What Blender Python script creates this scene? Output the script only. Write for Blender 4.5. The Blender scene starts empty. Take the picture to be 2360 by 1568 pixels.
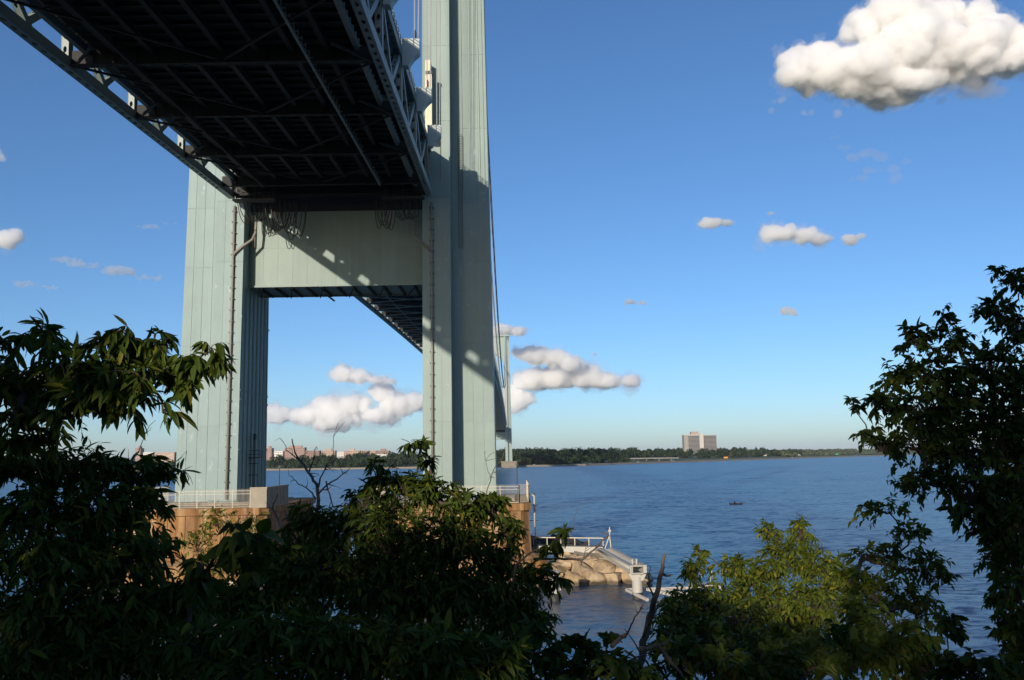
import bpy, math, random
import numpy as np
from mathutils import Vector, Matrix

random.seed(7)
rng = np.random.default_rng(11)
scene = bpy.context.scene
COL = scene.collection

# ------------------------------------------------------------------ camera
CAM_H = 16.8
F_PX, IMG_W, IMG_H = 2059.3, 2360.0, 1568.0
YAW, PITCH, ROLL = -0.00022, 0.13016, -0.01649
_fw = np.array([math.sin(YAW) * math.cos(PITCH), math.cos(YAW) * math.cos(PITCH), math.sin(PITCH)])
_r0 = np.array([math.cos(YAW), -math.sin(YAW), 0.0])
_u0 = np.cross(_r0, _fw)
_rt = math.cos(ROLL) * _r0 + math.sin(ROLL) * _u0
_up = -math.sin(ROLL) * _r0 + math.cos(ROLL) * _u0
cam_data = bpy.data.cameras.new('camera')
cam = bpy.data.objects.new('camera', cam_data)
COL.objects.link(cam)
M = Matrix.Identity(4)
for i in range(3):
    M[i][0], M[i][1], M[i][2] = _rt[i], _up[i], -_fw[i]
M[2][3] = CAM_H
cam.matrix_world = M
cam_data.sensor_width = 36.0
cam_data.lens = F_PX / IMG_W * 36.0
cam_data.clip_start = 0.1
cam_data.clip_end = 60000
scene.camera = cam


def at(u, v, Y):
    """world point at distance Y down the bridge axis along a measured sight line"""
    d = _fw + _rt * (u - IMG_W / 2) / F_PX - _up * (v - IMG_H / 2) / F_PX
    d = d * (Y / d[1])
    return Vector((d[0], d[1], d[2] + CAM_H))


# ------------------------------------------------------------------ sun, sky, exposure
SUN_AZ, SUN_EL = math.radians(20.3), math.radians(12.1)      # the sun stands behind and to the left
sun_data = bpy.data.lights.new('sun', 'SUN')
sun_data.energy = 5.0
sun_data.angle = math.radians(0.53)
sun_data.color = (1.0, 0.885, 0.74)
sun = bpy.data.objects.new('sun', sun_data)
COL.objects.link(sun)
_dir = Vector((math.sin(SUN_AZ) * math.cos(SUN_EL), math.cos(SUN_AZ) * math.cos(SUN_EL), -math.sin(SUN_EL)))
sun.rotation_euler = _dir.to_track_quat('-Z', 'Y').to_euler()

scene.view_settings.view_transform = 'Standard'
scene.view_settings.look = 'None'
scene.view_settings.exposure = 0.0
scene.view_settings.gamma = 1.0
scene.view_settings.use_curve_mapping = False


class NT:
    """small node-tree helper"""
    def __init__(self, tree):
        self.t = tree; self.n = tree.nodes; self.l = tree.links
    def new(self, kind, **kw):
        nd = self.n.new(kind)
        for k, v in kw.items():
            setattr(nd, k, v)
        return nd
    def put(self, sock, v):
        if hasattr(v, 'is_output') or isinstance(v, bpy.types.NodeSocket):
            self.l.new(v, sock)
        else:
            sock.default_value = v
    def math(self, op, a, b=None, c=None, clamp=False):
        nd = self.new('ShaderNodeMath', operation=op, use_clamp=clamp)
        self.put(nd.inputs[0], a)
        if b is not None: self.put(nd.inputs[1], b)
        if c is not None: self.put(nd.inputs[2], c)
        return nd.outputs[0]
    def vmath(self, op, a, b=None):
        nd = self.new('ShaderNodeVectorMath', operation=op)
        self.put(nd.inputs[0], a)
        if b is not None: self.put(nd.inputs[1], b)
        return nd.outputs[0]
    def mix(self, f, a, b, blend='MIX'):
        nd = self.new('ShaderNodeMix', data_type='RGBA', blend_type=blend)
        self.put(nd.inputs[0], f); self.put(nd.inputs[6], a); self.put(nd.inputs[7], b)
        return nd.outputs[2]
    def ramp(self, f, stops, interp='LINEAR'):
        nd = self.new('ShaderNodeValToRGB')
        nd.color_ramp.interpolation = interp
        el = nd.color_ramp.elements
        while len(el) < len(stops): el.new(0.5)
        for e, (p, c) in zip(el, stops):
            e.position = p
            e.color = (c, c, c, 1) if isinstance(c, (int, float)) else (c[0], c[1], c[2], 1)
        self.put(nd.inputs[0], f)
        return nd.outputs[0]
    def noise(self, vec, scale, detail=4, rough=0.55, dist=0.0):
        nd = self.new('ShaderNodeTexNoise')
        if vec is not None: self.put(nd.inputs['Vector'], vec)
        nd.inputs['Scale'].default_value = scale
        nd.inputs['Detail'].default_value = detail
        nd.inputs['Roughness'].default_value = rough
        nd.inputs['Distortion'].default_value = dist
        return nd.outputs['Fac']
    def noise2(self, vec, scale, detail=4, rough=0.55, dist=0.0):
        o = self.noise(vec, scale, detail, rough, dist)
        o.node.noise_dimensions = '2D'
        return o
    def mapping(self, vec, scale=(1, 1, 1), loc=(0, 0, 0), rot=(0, 0, 0)):
        nd = self.new('ShaderNodeMapping')
        self.put(nd.inputs['Vector'], vec)
        nd.inputs['Scale'].default_value = scale
        nd.inputs['Location'].default_value = loc
        nd.inputs['Rotation'].default_value = rot
        return nd.outputs[0]
    def smooth(self, x, lo, hi):
        nd = self.new('ShaderNodeMapRange', interpolation_type='SMOOTHSTEP')
        self.put(nd.inputs[0], x)
        nd.inputs[1].default_value = lo; nd.inputs[2].default_value = hi
        return nd.outputs[0]


SKY_STRENGTH = 0.15
world = bpy.data.worlds.new('World')
scene.world = world
world.use_nodes = True
W = NT(world.node_tree)
W.n.clear()
sky = W.new('ShaderNodeTexSky', sky_type='NISHITA', sun_disc=False)
sky.sun_elevation = SUN_EL
sky.sun_rotation = math.radians(180) + SUN_AZ
sky.altitude = 0
sky.air_density = 0.8
sky.dust_density = 0.6
sky.ozone_density = 4.0
bg = W.new('ShaderNodeBackground')
bg.inputs['Strength'].default_value = SKY_STRENGTH
hsv = W.new('ShaderNodeHueSaturation')
hsv.inputs['Saturation'].default_value = 1.04
W.l.new(W.vmath('MULTIPLY', sky.outputs[0], (1.05, 1.03, 1.04)), hsv.inputs['Color'])      # white balance
W.l.new(hsv.outputs[0], bg.inputs['Color'])
wout = W.new('ShaderNodeOutputWorld')
W.l.new(bg.outputs[0], wout.inputs['Surface'])

scene.cycles.max_bounces = 20
scene.cycles.volume_bounces = 18
scene.cycles.transparent_max_bounces = 24

# ------------------------------------------------------------------ value noise in numpy
_HT = np.random.default_rng(5).random(4096)


def vnoise(p):
    p = np.asarray(p, float)
    i = np.floor(p).astype(np.int64); f = p - i
    f = f * f * (3 - 2 * f)
    def h(a, b, c):
        return _HT[((a * 73856093) ^ (b * 19349663) ^ (c * 83492791)) & 4095]
    x, y, z = i[:, 0], i[:, 1], i[:, 2]
    fx, fy, fz = f[:, 0], f[:, 1], f[:, 2]
    c00 = h(x, y, z) * (1 - fx) + h(x + 1, y, z) * fx
    c10 = h(x, y + 1, z) * (1 - fx) + h(x + 1, y + 1, z) * fx
    c01 = h(x, y, z + 1) * (1 - fx) + h(x + 1, y, z + 1) * fx
    c11 = h(x, y + 1, z + 1) * (1 - fx) + h(x + 1, y + 1, z + 1) * fx
    return (c00 * (1 - fy) + c10 * fy) * (1 - fz) + (c01 * (1 - fy) + c11 * fy) * fz


def fbm(p, octaves=4, gain=0.5):
    p = np.asarray(p, float); s = np.zeros(len(p)); a = 1.0; t = 0.0
    for o in range(octaves):
        s += a * vnoise(p * (2.03 ** o) + 17.3 * o); t += a; a *= gain
    return s / t


def raw_mesh(name, verts, faces):
    me = bpy.data.meshes.new(name)
    me.from_pydata([tuple(v) for v in verts], [], [tuple(f) for f in faces])
    me.update()
    return me


# ------------------------------------------------------------------ clouds
def cloud_mat(name, dens, tint):
    m = bpy.data.materials.new(name); m.use_nodes = True
    n = NT(m.node_tree); n.n.clear()
    v = n.new('ShaderNodeVolumePrincipled')
    v.inputs['Color'].default_value = (*tint, 1)
    v.inputs['Density'].default_value = dens
    v.inputs['Anisotropy'].default_value = 0.25
    o = n.new('ShaderNodeOutputMaterial')
    n.l.new(v.outputs[0], o.inputs['Volume'])
    return m


def ico(sub):
    import bmesh
    bm = bmesh.new(); bmesh.ops.create_icosphere(bm, subdivisions=sub, radius=1.0)
    v = np.array([x.co[:] for x in bm.verts]); bm.verts.index_update()
    f = np.array([[q.index for q in x.verts] for x in bm.faces]); bm.free()
    return v, f


ICO2 = ico(2)


def largest_piece(me):
    """drop loose crumbs, keep the main body"""
    n = len(me.vertices); ne = len(me.edges)
    e = np.empty(ne * 2, np.int32); me.edges.foreach_get('vertices', e); e = e.reshape(-1, 2)
    lab = np.arange(n)
    while True:
        m = np.minimum(lab[e[:, 0]], lab[e[:, 1]])
        new = lab.copy(); np.minimum.at(new, e[:, 0], m); np.minimum.at(new, e[:, 1], m)
        new = new[new]
        if (new == lab).all(): break
        lab = new
    ids, cnt = np.unique(lab, return_counts=True)
    if len(ids) == 1: return me
    keep = lab == ids[cnt.argmax()]
    import bmesh
    bm = bmesh.new(); bm.from_mesh(me); bm.verts.ensure_lookup_table()
    bmesh.ops.delete(bm, geom=[bm.verts[i] for i in np.nonzero(~keep)[0]], context='VERTS')
    bm.to_mesh(me); bm.free()
    return me


def cloud(label, dist, puffs, dens_px, base_v=None, n_ball=26, seed=0, vox=None, tint=(1.0, 0.998, 0.994), rough=0.32, veil=1.0, scraps=False, ball=(0.28, 0.55)):
    """puffs: measured lobes (u, v, half width, half height); built as a lumpy closed body of droplets at a real distance"""
    relief = min(1.0, max(p[3] for p in puffs) / 20.0); veil = veil * max(0.35, relief)
    r = np.random.default_rng(seed)
    px = dist / F_PX
    V, Fc, off = [], [], 0
    for (u, v, ru, rv) in puffs:
        c0 = np.array(at(u, v, dist))
        k = max(5, int(n_ball * min(1.0, ru / 60)))
        for j in range(k):
            q = r.normal(size=3); q /= np.linalg.norm(q)
            q *= r.random() ** 0.4 * 0.72
            rad = min(ru, rv) * r.uniform(*ball) * px
            c = c0 + np.array([q[0] * ru, q[1] * ru * 0.8, q[2] * rv]) * px
            V.append(ICO2[0] * rad * np.array([1.25, 1.2, 0.95]) + c); Fc.append(ICO2[1] + off); off += len(ICO2[0])
    V = np.concatenate(V); Fc = np.concatenate(Fc)
    origin = np.array(at(puffs[0][0], puffs[0][1], dist))
    tmp = bpy.data.objects.new('tmp_cloud', raw_mesh('tmp_cloud', V - origin, Fc))
    COL.objects.link(tmp)
    md = tmp.modifiers.new('remesh', 'REMESH'); md.mode = 'VOXEL'
    size = (V.max(0) - V.min(0))
    md.voxel_size = (vox or 3.2) * px
    dg = bpy.context.evaluated_depsgraph_get()
    me = bpy.data.meshes.new_from_object(tmp.evaluated_get(dg))
    bpy.data.objects.remove(tmp)
    n = len(me.vertices)
    co = np.empty(n * 3); me.vertices.foreach_get('co', co); co = co.reshape(-1, 3)
    no = np.empty(n * 3); me.vertices.foreach_get('normal', no); no = no.reshape(-1, 3)
    s = 1.0 / (26 * px)
    bil = 1 - np.abs(2 * fbm(co * s + seed * 3.7, 5, 0.62) - 1) * 2
    big = fbm(co * s * 0.4 + seed, 2) - 0.5
    bil2 = 1 - np.abs(2 * fbm(co * s * 2.6 + seed, 3, 0.6) - 1) * 2
    co = co + no * ((bil * 9 * rough / 0.32 + bil2 * 3.0 - 2.0 + big * 20) * px * relief)[:, None]
    if base_v is not None:
        zb = at(puffs[0][0], base_v, dist).z - origin[2]
        lowm = co[:, 2] < zb
        co[lowm, 2] = zb + (co[lowm, 2] - zb) * 0.35
    me.vertices.foreach_set('co', co.ravel()); me.update()
    tmp = bpy.data.objects.new('tmp_cloud', me); COL.objects.link(tmp)      # weld folds left by the displacement
    md = tmp.modifiers.new('remesh', 'REMESH'); md.mode = 'VOXEL'; md.voxel_size = (vox or 3.2) * 0.62 * px
    dg = bpy.context.evaluated_depsgraph_get()
    me = bpy.data.meshes.new_from_object(tmp.evaluated_get(dg))
    bpy.data.objects.remove(tmp)
    if not scraps: me = largest_piece(me)
    me.polygons.foreach_set('use_smooth', np.ones(len(me.polygons), bool))
    me.materials.clear(); me.materials.append(cloud_mat('cloud_droplets', dens_px / px, tint))
    o = bpy.data.objects.new('cloud', me); COL.objects.link(o); o.location = origin
    o['label'] = label; o['category'] = 'cloud'; o['group'] = 'clouds over the bay'
    if scraps: o['kind'] = 'stuff'
    # ragged fringes of thinning droplets around the dense body
    n = len(me.vertices)
    co = np.empty(n * 3); me.vertices.foreach_get('co', co); co = co.reshape(-1, 3)
    no = np.empty(n * 3); me.vertices.foreach_get('normal', no); no = no.reshape(-1, 3)
    for reach, frac, fr in ((7.0, 0.45, 2.6), (14.0, 0.22, 1.8), (28.0, 0.08, 1.2)):
        q = fbm(co * s * fr + 50 * fr, 5, 0.62)
        v2 = me.copy()
        v2.vertices.foreach_set('co', (co + no * ((-1.5 + reach * 3.4 * np.clip(q - 0.43, -0.12, 1)) * px * veil)[:, None]).ravel()); v2.update()
        t2 = bpy.data.objects.new('tmp_cloud', v2); COL.objects.link(t2)
        md = t2.modifiers.new('remesh', 'REMESH'); md.mode = 'VOXEL'; md.voxel_size = (vox or 3.2) * 0.8 * px
        v2 = bpy.data.meshes.new_from_object(t2.evaluated_get(bpy.context.evaluated_depsgraph_get()))
        bpy.data.objects.remove(t2)
        v2.materials.clear(); v2.materials.append(cloud_mat('cloud_fringe', dens_px * frac / px, tint))
        c = bpy.data.objects.new('fringe', v2); COL.objects.link(c); c.parent = o; c['kind'] = 'stuff'
    return o


def make_clouds():
    cloud('big bright cumulus cloud with billowing top filling the upper right sky', 5000,
          [(2070, 75, 105, 85), (2150, 45, 60, 55), (1990, 60, 50, 45), (2120, 130, 150, 75), (2270, 100, 120, 62), (2370, 120, 110, 48), (2250, 40, 45, 30),
           (1960, 160, 110, 58), (1870, 175, 85, 45), (1840, 140, 40, 30), (1900, 120, 40, 25), (2060, 200, 130, 40), (2470, 130, 90, 45), (2260, 150, 120, 40)],
          0.075, base_v=235, n_ball=30, seed=3, vox=2.6)
    cloud('thin grey cloud scrap hanging under the big cumulus', 5050, [(2140, 215, 110, 22), (2230, 205, 80, 22), (2050, 225, 80, 16), (2300, 212, 30, 12)], 0.008, seed=8, n_ball=14, scraps=True, tint=(0.8, 0.82, 0.88))
    cloud('small white cloud, larger of the pair right of centre sky', 9000, [(1800, 535, 42, 22), (1850, 545, 40, 17), (1890, 553, 32, 12), (1775, 540, 20, 16)], 0.07, base_v=560, vox=1.9, n_ball=46, ball=(0.2, 0.42), seed=5)
    cloud('wispy scrap of cloud trailing right of the small white cloud', 9000, [(1958, 553, 30, 10), (1980, 546, 14, 6)], 0.07, seed=6)
    cloud('small flat cloud left of the larger small white cloud', 9200, [(1640, 515, 34, 11), (1680, 515, 22, 8), (1610, 520, 18, 5)], 0.07, base_v=526, seed=7)
    cloud('thin sliver of cloud above the small white cloud', 9400, [(1780, 489, 38, 6), (1810, 490, 18, 4)], 0.07, seed=9)
    cloud('tiny pinkish cloud in the middle sky above the hospital', 11000, [(1460, 697, 28, 9), (1490, 700, 20, 8)], 0.07, seed=10)
    cloud('tiny lone cloud high above the right shore', 10000, [(1814, 716, 14, 8), (1828, 721, 13, 7)], 0.06, seed=11, vox=2.0)
    cloud('low cloud just above the far tower top', 15000, [(1160, 762, 40, 14), (1190, 764, 22, 10)], 0.085, base_v=774, vox=1.7, n_ball=60, ball=(0.16, 0.38), seed=12)
    cloud('upper row of the low clouds right of the far tower', 16000, [(1230, 818, 46, 18), (1280, 826, 40, 14), (1320, 838, 30, 12), (1190, 815, 22, 10)], 0.085, vox=1.7, n_ball=60, ball=(0.16, 0.38), seed=13)
    cloud('small scrap of cloud right of the upper cloud row', 16000, [(1362, 816, 20, 7)], 0.07, seed=14)
    cloud('long low cloud bank right of the far tower', 16500, [(1230, 880, 52, 24), (1290, 872, 50, 26), (1350, 870, 48, 24), (1400, 882, 42, 18), (1445, 880, 26, 14)], 0.085, base_v=893, vox=1.7, n_ball=60, ball=(0.16, 0.38), seed=15)
    cloud('rounded low cloud touching the far tower side', 16500, [(1195, 925, 28, 30), (1180, 915, 26, 26)], 0.085, vox=1.7, n_ball=60, ball=(0.16, 0.38), seed=16)
    cloud('upper cloud strip seen between the tower legs', 17000, [(790, 862, 34, 17), (830, 868, 36, 14), (870, 876, 34, 10), (905, 880, 20, 7)], 0.085, base_v=884, vox=1.7, n_ball=60, ball=(0.16, 0.38), seed=17)
    cloud('pinkish cloud bank low between the tower legs', 17500, [(640, 955, 40, 20), (760, 945, 60, 26), (820, 935, 50, 24), (880, 905, 36, 18), (920, 935, 50, 22), (960, 925, 40, 18), (780, 970, 70, 24), (700, 960, 40, 18), (880, 960, 60, 18)],
          0.085, vox=1.7, n_ball=60, ball=(0.16, 0.38), seed=18)
    cloud('pinkish cloud at the left edge of the sky', 12000, [(10, 550, 40, 22), (35, 545, 26, 16), (0, 505, 24, 14)], 0.05, seed=19)
    cloud('faint cloud scrap at the left edge above the pinkish cloud', 12000, [(0, 400, 16, 12), (-5, 360, 14, 18)], 0.03, seed=20)
    wisp = dict(n_ball=30, ball=(0.6, 1.0), scraps=True, tint=(1, 1, 1), veil=0.7)
    cloud('thin cirrus wisp below the big cumulus', 9000, [(1925, 318, 26, 4), (1945, 340, 24, 5), (1968, 362, 26, 6), (1998, 352, 24, 7), (2030, 362, 22, 8), (2012, 392, 34, 5), (2058, 388, 16, 9), (2066, 412, 12, 9), (1985, 412, 40, 4), (2085, 372, 18, 6)], 0.0055, seed=31, **wisp)
    cloud('faint cirrus streak in the left sky above the treetops', 9000, [(150, 598, 50, 4), (200, 610, 60, 6), (270, 625, 60, 7), (340, 640, 50, 5)], 0.014, seed=32, **wisp)
    cloud('faint cirrus streak at the far left above the branch', 9000, [(60, 655, 50, 6), (120, 663, 40, 4)], 0.014, seed=33, **wisp)
    cloud('faint cirrus streak left of the near tower', 9000, [(345, 523, 40, 4), (390, 516, 28, 3)], 0.014, seed=34, **wisp)
    cloud('ragged scraps trailing under the left end of the big cumulus', 5000, [(1800, 235, 30, 8), (1780, 255, 18, 7), (1860, 262, 22, 10), (1930, 262, 16, 7)], 0.012, seed=35, n_ball=10, scraps=True)
    cloud('low cloud behind the left treetops', 17000, [(0, 870, 60, 16), (90, 880, 60, 14), (230, 880, 80, 16), (150, 930, 120, 20)], 0.05, seed=21)

# ------------------------------------------------------------------ mesh helpers
class MB:
    """collects simple solids into one mesh"""
    def __init__(self):
        self.v = []; self.f = []
    def add(self, verts, faces):
        o = len(self.v)
        self.v.extend([tuple(p) for p in verts]); self.f.extend([tuple(i + o for i in q) for q in faces])
        return self
    def box(self, c, s):
        x, y, z = c; a, b, d = s[0] / 2, s[1] / 2, s[2] / 2
        return self.hexa([(x - a, y - b, z - d), (x + a, y - b, z - d), (x + a, y + b, z - d), (x - a, y + b, z - d),
                          (x - a, y - b, z + d), (x + a, y - b, z + d), (x + a, y + b, z + d), (x - a, y + b, z + d)])
    def bx(self, x0, x1, y0, y1, z0, z1):
        return self.box(((x0 + x1) / 2, (y0 + y1) / 2, (z0 + z1) / 2), (abs(x1 - x0), abs(y1 - y0), abs(z1 - z0)))
    def hexa(self, p):
        return self.add(p, [(3, 2, 1, 0), (4, 5, 6, 7), (0, 1, 5, 4), (1, 2, 6, 5), (2, 3, 7, 6), (3, 0, 4, 7)])
    def beam(self, p0, p1, w, h, up=(0, 0, 1)):
        p0, p1 = Vector(p0), Vector(p1); d = (p1 - p0).normalized()
        s = d.cross(Vector(up))
        if s.length < 1e-4: s = d.cross(Vector((1, 0, 0)))
        s.normalize(); u = s.cross(d)
        c = [p + s * a * w / 2 + u * b * h / 2 for p in (p0, p1) for a, b in ((-1, -1), (1, -1), (1, 1), (-1, 1))]
        return self.add(c, [(0, 1, 2, 3), (7, 6, 5, 4), (0, 4, 5, 1), (1, 5, 6, 2), (2, 6, 7, 3), (3, 7, 4, 0)])
    def tube(self, pts, r, n=6, cap=True):
        pts = [Vector(p) for p in pts]
        rs = r if isinstance(r, (list, tuple)) else [r] * len(pts)
        rings = []; prev = None
        for i, p in enumerate(pts):
            d = (pts[min(i + 1, len(pts) - 1)] - pts[max(i - 1, 0)]).normalized()
            a = d.cross(Vector((0.13, 0.2, 1))) if prev is None else d.cross(prev.cross(d))
            if a.length < 1e-5: a = d.cross(Vector((1, 0, 0)))
            a.normalize(); b = d.cross(a); prev = a
            rings.append([p + (a * math.cos(t) + b * math.sin(t)) * rs[i] for t in [2 * math.pi * k / n for k in range(n)]])
        vs = [q for ring in rings for q in ring]
        fs = [(i * n + k, i * n + (k + 1) % n, (i + 1) * n + (k + 1) % n, (i + 1) * n + k) for i in range(len(pts) - 1) for k in range(n)]
        if cap:
            fs.append(tuple(range(n - 1, -1, -1))); fs.append(tuple((len(pts) - 1) * n + k for k in range(n)))
        return self.add(vs, fs)
    def prism(self, poly, y0, y1):
        n = len(poly)
        vs = [(x, y0, z) for x, z in poly] + [(x, y1, z) for x, z in poly]
        fs = [tuple(range(n)), tuple(range(2 * n - 1, n - 1, -1))] + [(k, k + n, (k + 1) % n + n, (k + 1) % n) for k in range(n)]
        return self.add(vs, fs)
    def prism_z(self, poly, z0, z1):
        n = len(poly)
        vs = [(x, y, z0) for x, y in poly] + [(x, y, z1) for x, y in poly]
        fs = [tuple(range(n - 1, -1, -1)), tuple(range(n, 2 * n))] + [(k, (k + 1) % n, (k + 1) % n + n, k + n) for k in range(n)]
        return self.add(vs, fs)
    def holed(self, L, w, n, hl, hw, f):
        """plate along local y with n oval holes; f(x, y) -> point"""
        cell = L / n
        for i in range(n):
            y0 = i * cell; yc = y0 + cell / 2
            rim = [(-w / 2, y0), (0, y0), (w / 2, y0), (w / 2, yc), (w / 2, y0 + cell), (0, y0 + cell), (-w / 2, y0 + cell), (-w / 2, yc)]
            hole = [(hw * math.cos(a), yc + hl * math.sin(a)) for a in [math.radians(q) for q in (225, 270, 315, 0, 45, 90, 135, 180)]]
            vs = [f(*p) for p in rim] + [f(*p) for p in hole]
            self.add(vs, [(k, (k + 1) % 8, 8 + (k + 1) % 8, 8 + k) for k in range(8)])
        return self
    def mesh(self, name, mat=None, smooth=False):
        me = bpy.data.meshes.new(name); me.from_pydata(self.v, [], self.f); me.update()
        if mat is not None: me.materials.append(mat)
        if smooth: me.polygons.foreach_set('use_smooth', np.ones(len(me.polygons), bool))
        return me
    def build(self, name, mat, parent=None, loc=(0, 0, 0), smooth=False, **tags):
        return obj(name, self.mesh(name, mat, smooth), parent, loc, **tags)


def obj(name, data, parent=None, loc=(0, 0, 0), rot=None, **tags):
    o = bpy.data.objects.new(name, data)
    COL.objects.link(o)
    o.location = loc
    if rot is not None: o.rotation_euler = rot
    if parent is not None: o.parent = parent
    tag(o, **tags)
    return o


def tag(o, label=None, cat=None, group=None, kind=None):
    if label: o['label'] = label
    if cat: o['category'] = cat
    if group: o['group'] = group
    if kind: o['kind'] = kind
    return o


def empty(name, loc, label=None, cat=None, group=None, rot=None):
    return obj(name, None, None, loc, rot, label=label, cat=cat, group=group)


# ------------------------------------------------------------------ materials
MATS = {}


def material(name, build):
    m = bpy.data.materials.new(name); m.use_nodes = True
    n = NT(m.node_tree)
    bs = n.n.get('Principled BSDF')
    build(n, bs)
    MATS[name] = m
    return m


def bump(n, bs, height, strength, dist):
    b = n.new('ShaderNodeBump')
    b.inputs['Strength'].default_value = strength; b.inputs['Distance'].default_value = dist
    n.l.new(height, b.inputs['Height']); n.l.new(b.outputs[0], bs.inputs['Normal'])


def obj_co(n):
    return n.new('ShaderNodeTexCoord').outputs['Object']


def world_co(n):
    return n.new('ShaderNodeNewGeometry').outputs['Position']


def rnd_obj(n):
    return n.new('ShaderNodeObjectInfo').outputs['Random']


def painted_steel(name, base, streak=0.5, patch=0.0, rough=0.5, rust=0.0, per_obj=0.10):
    def f(n, bs):
        p = world_co(n)
        st = n.noise(n.mapping(p, scale=(1.6, 1.6, 0.05)), 1.0, 5, 0.6)
        bl = n.noise(p, 0.35, 4, 0.6)
        k = n.math('ADD', n.math('MULTIPLY_ADD', st, streak * 0.6, 1 - streak * 0.3), n.math('MULTIPLY_ADD', bl, 0.22, -0.11))
        k = n.math('ADD', k, n.math('MULTIPLY_ADD', rnd_obj(n), per_obj, -per_obj / 2))
        c = n.vmath('SCALE', base); c.node.inputs['Scale'].default_value = 1.0
        n.l.new(k, c.node.inputs['Scale'])
        if patch:
            sp = n.noise(n.mapping(p, scale=(1, 1, 0.45)), 1.1, 6, 0.7)
            sp2 = n.noise(p, 0.09, 3, 0.5)
            msk = n.math('MULTIPLY', n.smooth(sp, 0.58, 0.68), n.smooth(sp2, 0.42, 0.62))
            c = n.mix(n.math('MULTIPLY', msk, patch), c, (base[0] * 1.75, base[1] * 1.6, base[2] * 1.65, 1))
        if rust:
            rs = n.noise(n.mapping(p, scale=(2.2, 2.2, 0.16)), 1.0, 6, 0.68)
            c = n.mix(n.math('MULTIPLY', n.smooth(rs, 0.62, 0.78), rust), c, (0.16, 0.075, 0.035, 1))
        n.l.new(c, bs.inputs['Base Color'])
        bs.inputs['Roughness'].default_value = rough
        bump(n, bs, n.noise(p, 3.0, 4, 0.6), 0.12, 0.02)
    return material(name, f)


def simple(name, col, rough=0.6, scale=4.0, amt=0.25, metal=0.0, b=0.15, bd=0.01):
    def f(n, bs):
        p = world_co(n)
        k = n.math('MULTIPLY_ADD', n.noise(p, scale, 5, 0.6), amt * 2, 1 - amt)
        c = n.vmath('SCALE', col); n.l.new(k, c.node.inputs['Scale'])
        n.l.new(c, bs.inputs['Base Color'])
        bs.inputs['Roughness'].default_value = rough; bs.inputs['Metallic'].default_value = metal
        bump(n, bs, n.noise(p, scale * 3, 4, 0.6), b, bd)
    return material(name, f)


STEEL = painted_steel('tower_paint', (0.212, 0.278, 0.25), 0.35, patch=0.55, rough=0.55, rust=0.12)
STEEL_L = painted_steel('chalky_tower_paint', (0.200, 0.276, 0.268), 0.35, patch=1.0, rough=0.6, rust=0.08)
STRUT = painted_steel('strut_paint', (0.180, 0.245, 0.215), 0.4, patch=0.2, rough=0.55, rust=0.15)
TRUSS = painted_steel('truss_paint', (0.20, 0.25, 0.24), 0.3, rough=0.5, rust=0.2)
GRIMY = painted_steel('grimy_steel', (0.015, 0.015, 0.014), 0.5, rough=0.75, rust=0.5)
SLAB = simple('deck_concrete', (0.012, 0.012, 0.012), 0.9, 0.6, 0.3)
WHITE = painted_steel('outrigger_paint', (0.40, 0.44, 0.41), 0.3, rough=0.5, rust=0.25)
CABLE = simple('cable_paint', (0.22, 0.26, 0.26), 0.5, 0.3)
ROPE = simple('rope_steel', (0.30, 0.31, 0.30), 0.5, 1.0)
CREAM = painted_steel('cream_paint', (0.62, 0.52, 0.36), 0.3, rough=0.5)
PIPE = simple('pipe_steel', (0.22, 0.20, 0.17), 0.6, 1.0, 0.3)
DARK = simple('dark_steel', (0.035, 0.033, 0.03), 0.6, 2.0, 0.3)
FENCE = simple('fence_paint', (0.50, 0.44, 0.33), 0.6, 2.0, 0.15)
RAILW = painted_steel('white_beam_paint', (0.43, 0.405, 0.35), 0.6, rough=0.6, rust=0.6)
RED = simple('red_plastic', (0.55, 0.06, 0.03), 0.5)


def _pier(n, bs):
    p = world_co(n)
    st = n.noise(n.mapping(p, scale=(0.55, 0.55, 0.045)), 1.0, 6, 0.62)
    st2 = n.noise(n.mapping(p, scale=(1.1, 1.1, 0.10), loc=(5, 2, 0)), 1.0, 5, 0.6)
    bl = n.noise(p, 0.4, 5, 0.6)
    c = n.ramp(st, [(0.32, (0.40, 0.30, 0.18)), (0.44, (0.34, 0.19, 0.07)), (0.54, (0.25, 0.115, 0.035)), (0.66, (0.13, 0.055, 0.02))])
    c = n.mix(n.math('MULTIPLY', n.smooth(st2, 0.56, 0.72), 0.55), c, (0.46, 0.38, 0.27, 1))
    c = n.mix(n.math('MULTIPLY', n.smooth(st2, 0.46, 0.34), 0.6), c, (0.085, 0.045, 0.02, 1))
    c = n.mix(n.math('MULTIPLY', n.smooth(bl, 0.45, 0.7), 0.4), c, (0.18, 0.11, 0.06, 1))
    c = n.vmath('SCALE', c); n.l.new(n.math('MULTIPLY_ADD', rnd_obj(n), 0.4, 0.8), c.node.inputs['Scale'])
    n.l.new(c, bs.inputs['Base Color']); bs.inputs['Roughness'].default_value = 0.9
    bump(n, bs, n.noise(p, 5, 5, 0.65), 0.3, 0.04)


PIERM = material('stained_pier_concrete', _pier)
CONC = simple('pale_concrete', (0.31, 0.265, 0.20), 0.9, 0.8, 0.35, b=0.3, bd=0.03)


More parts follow.
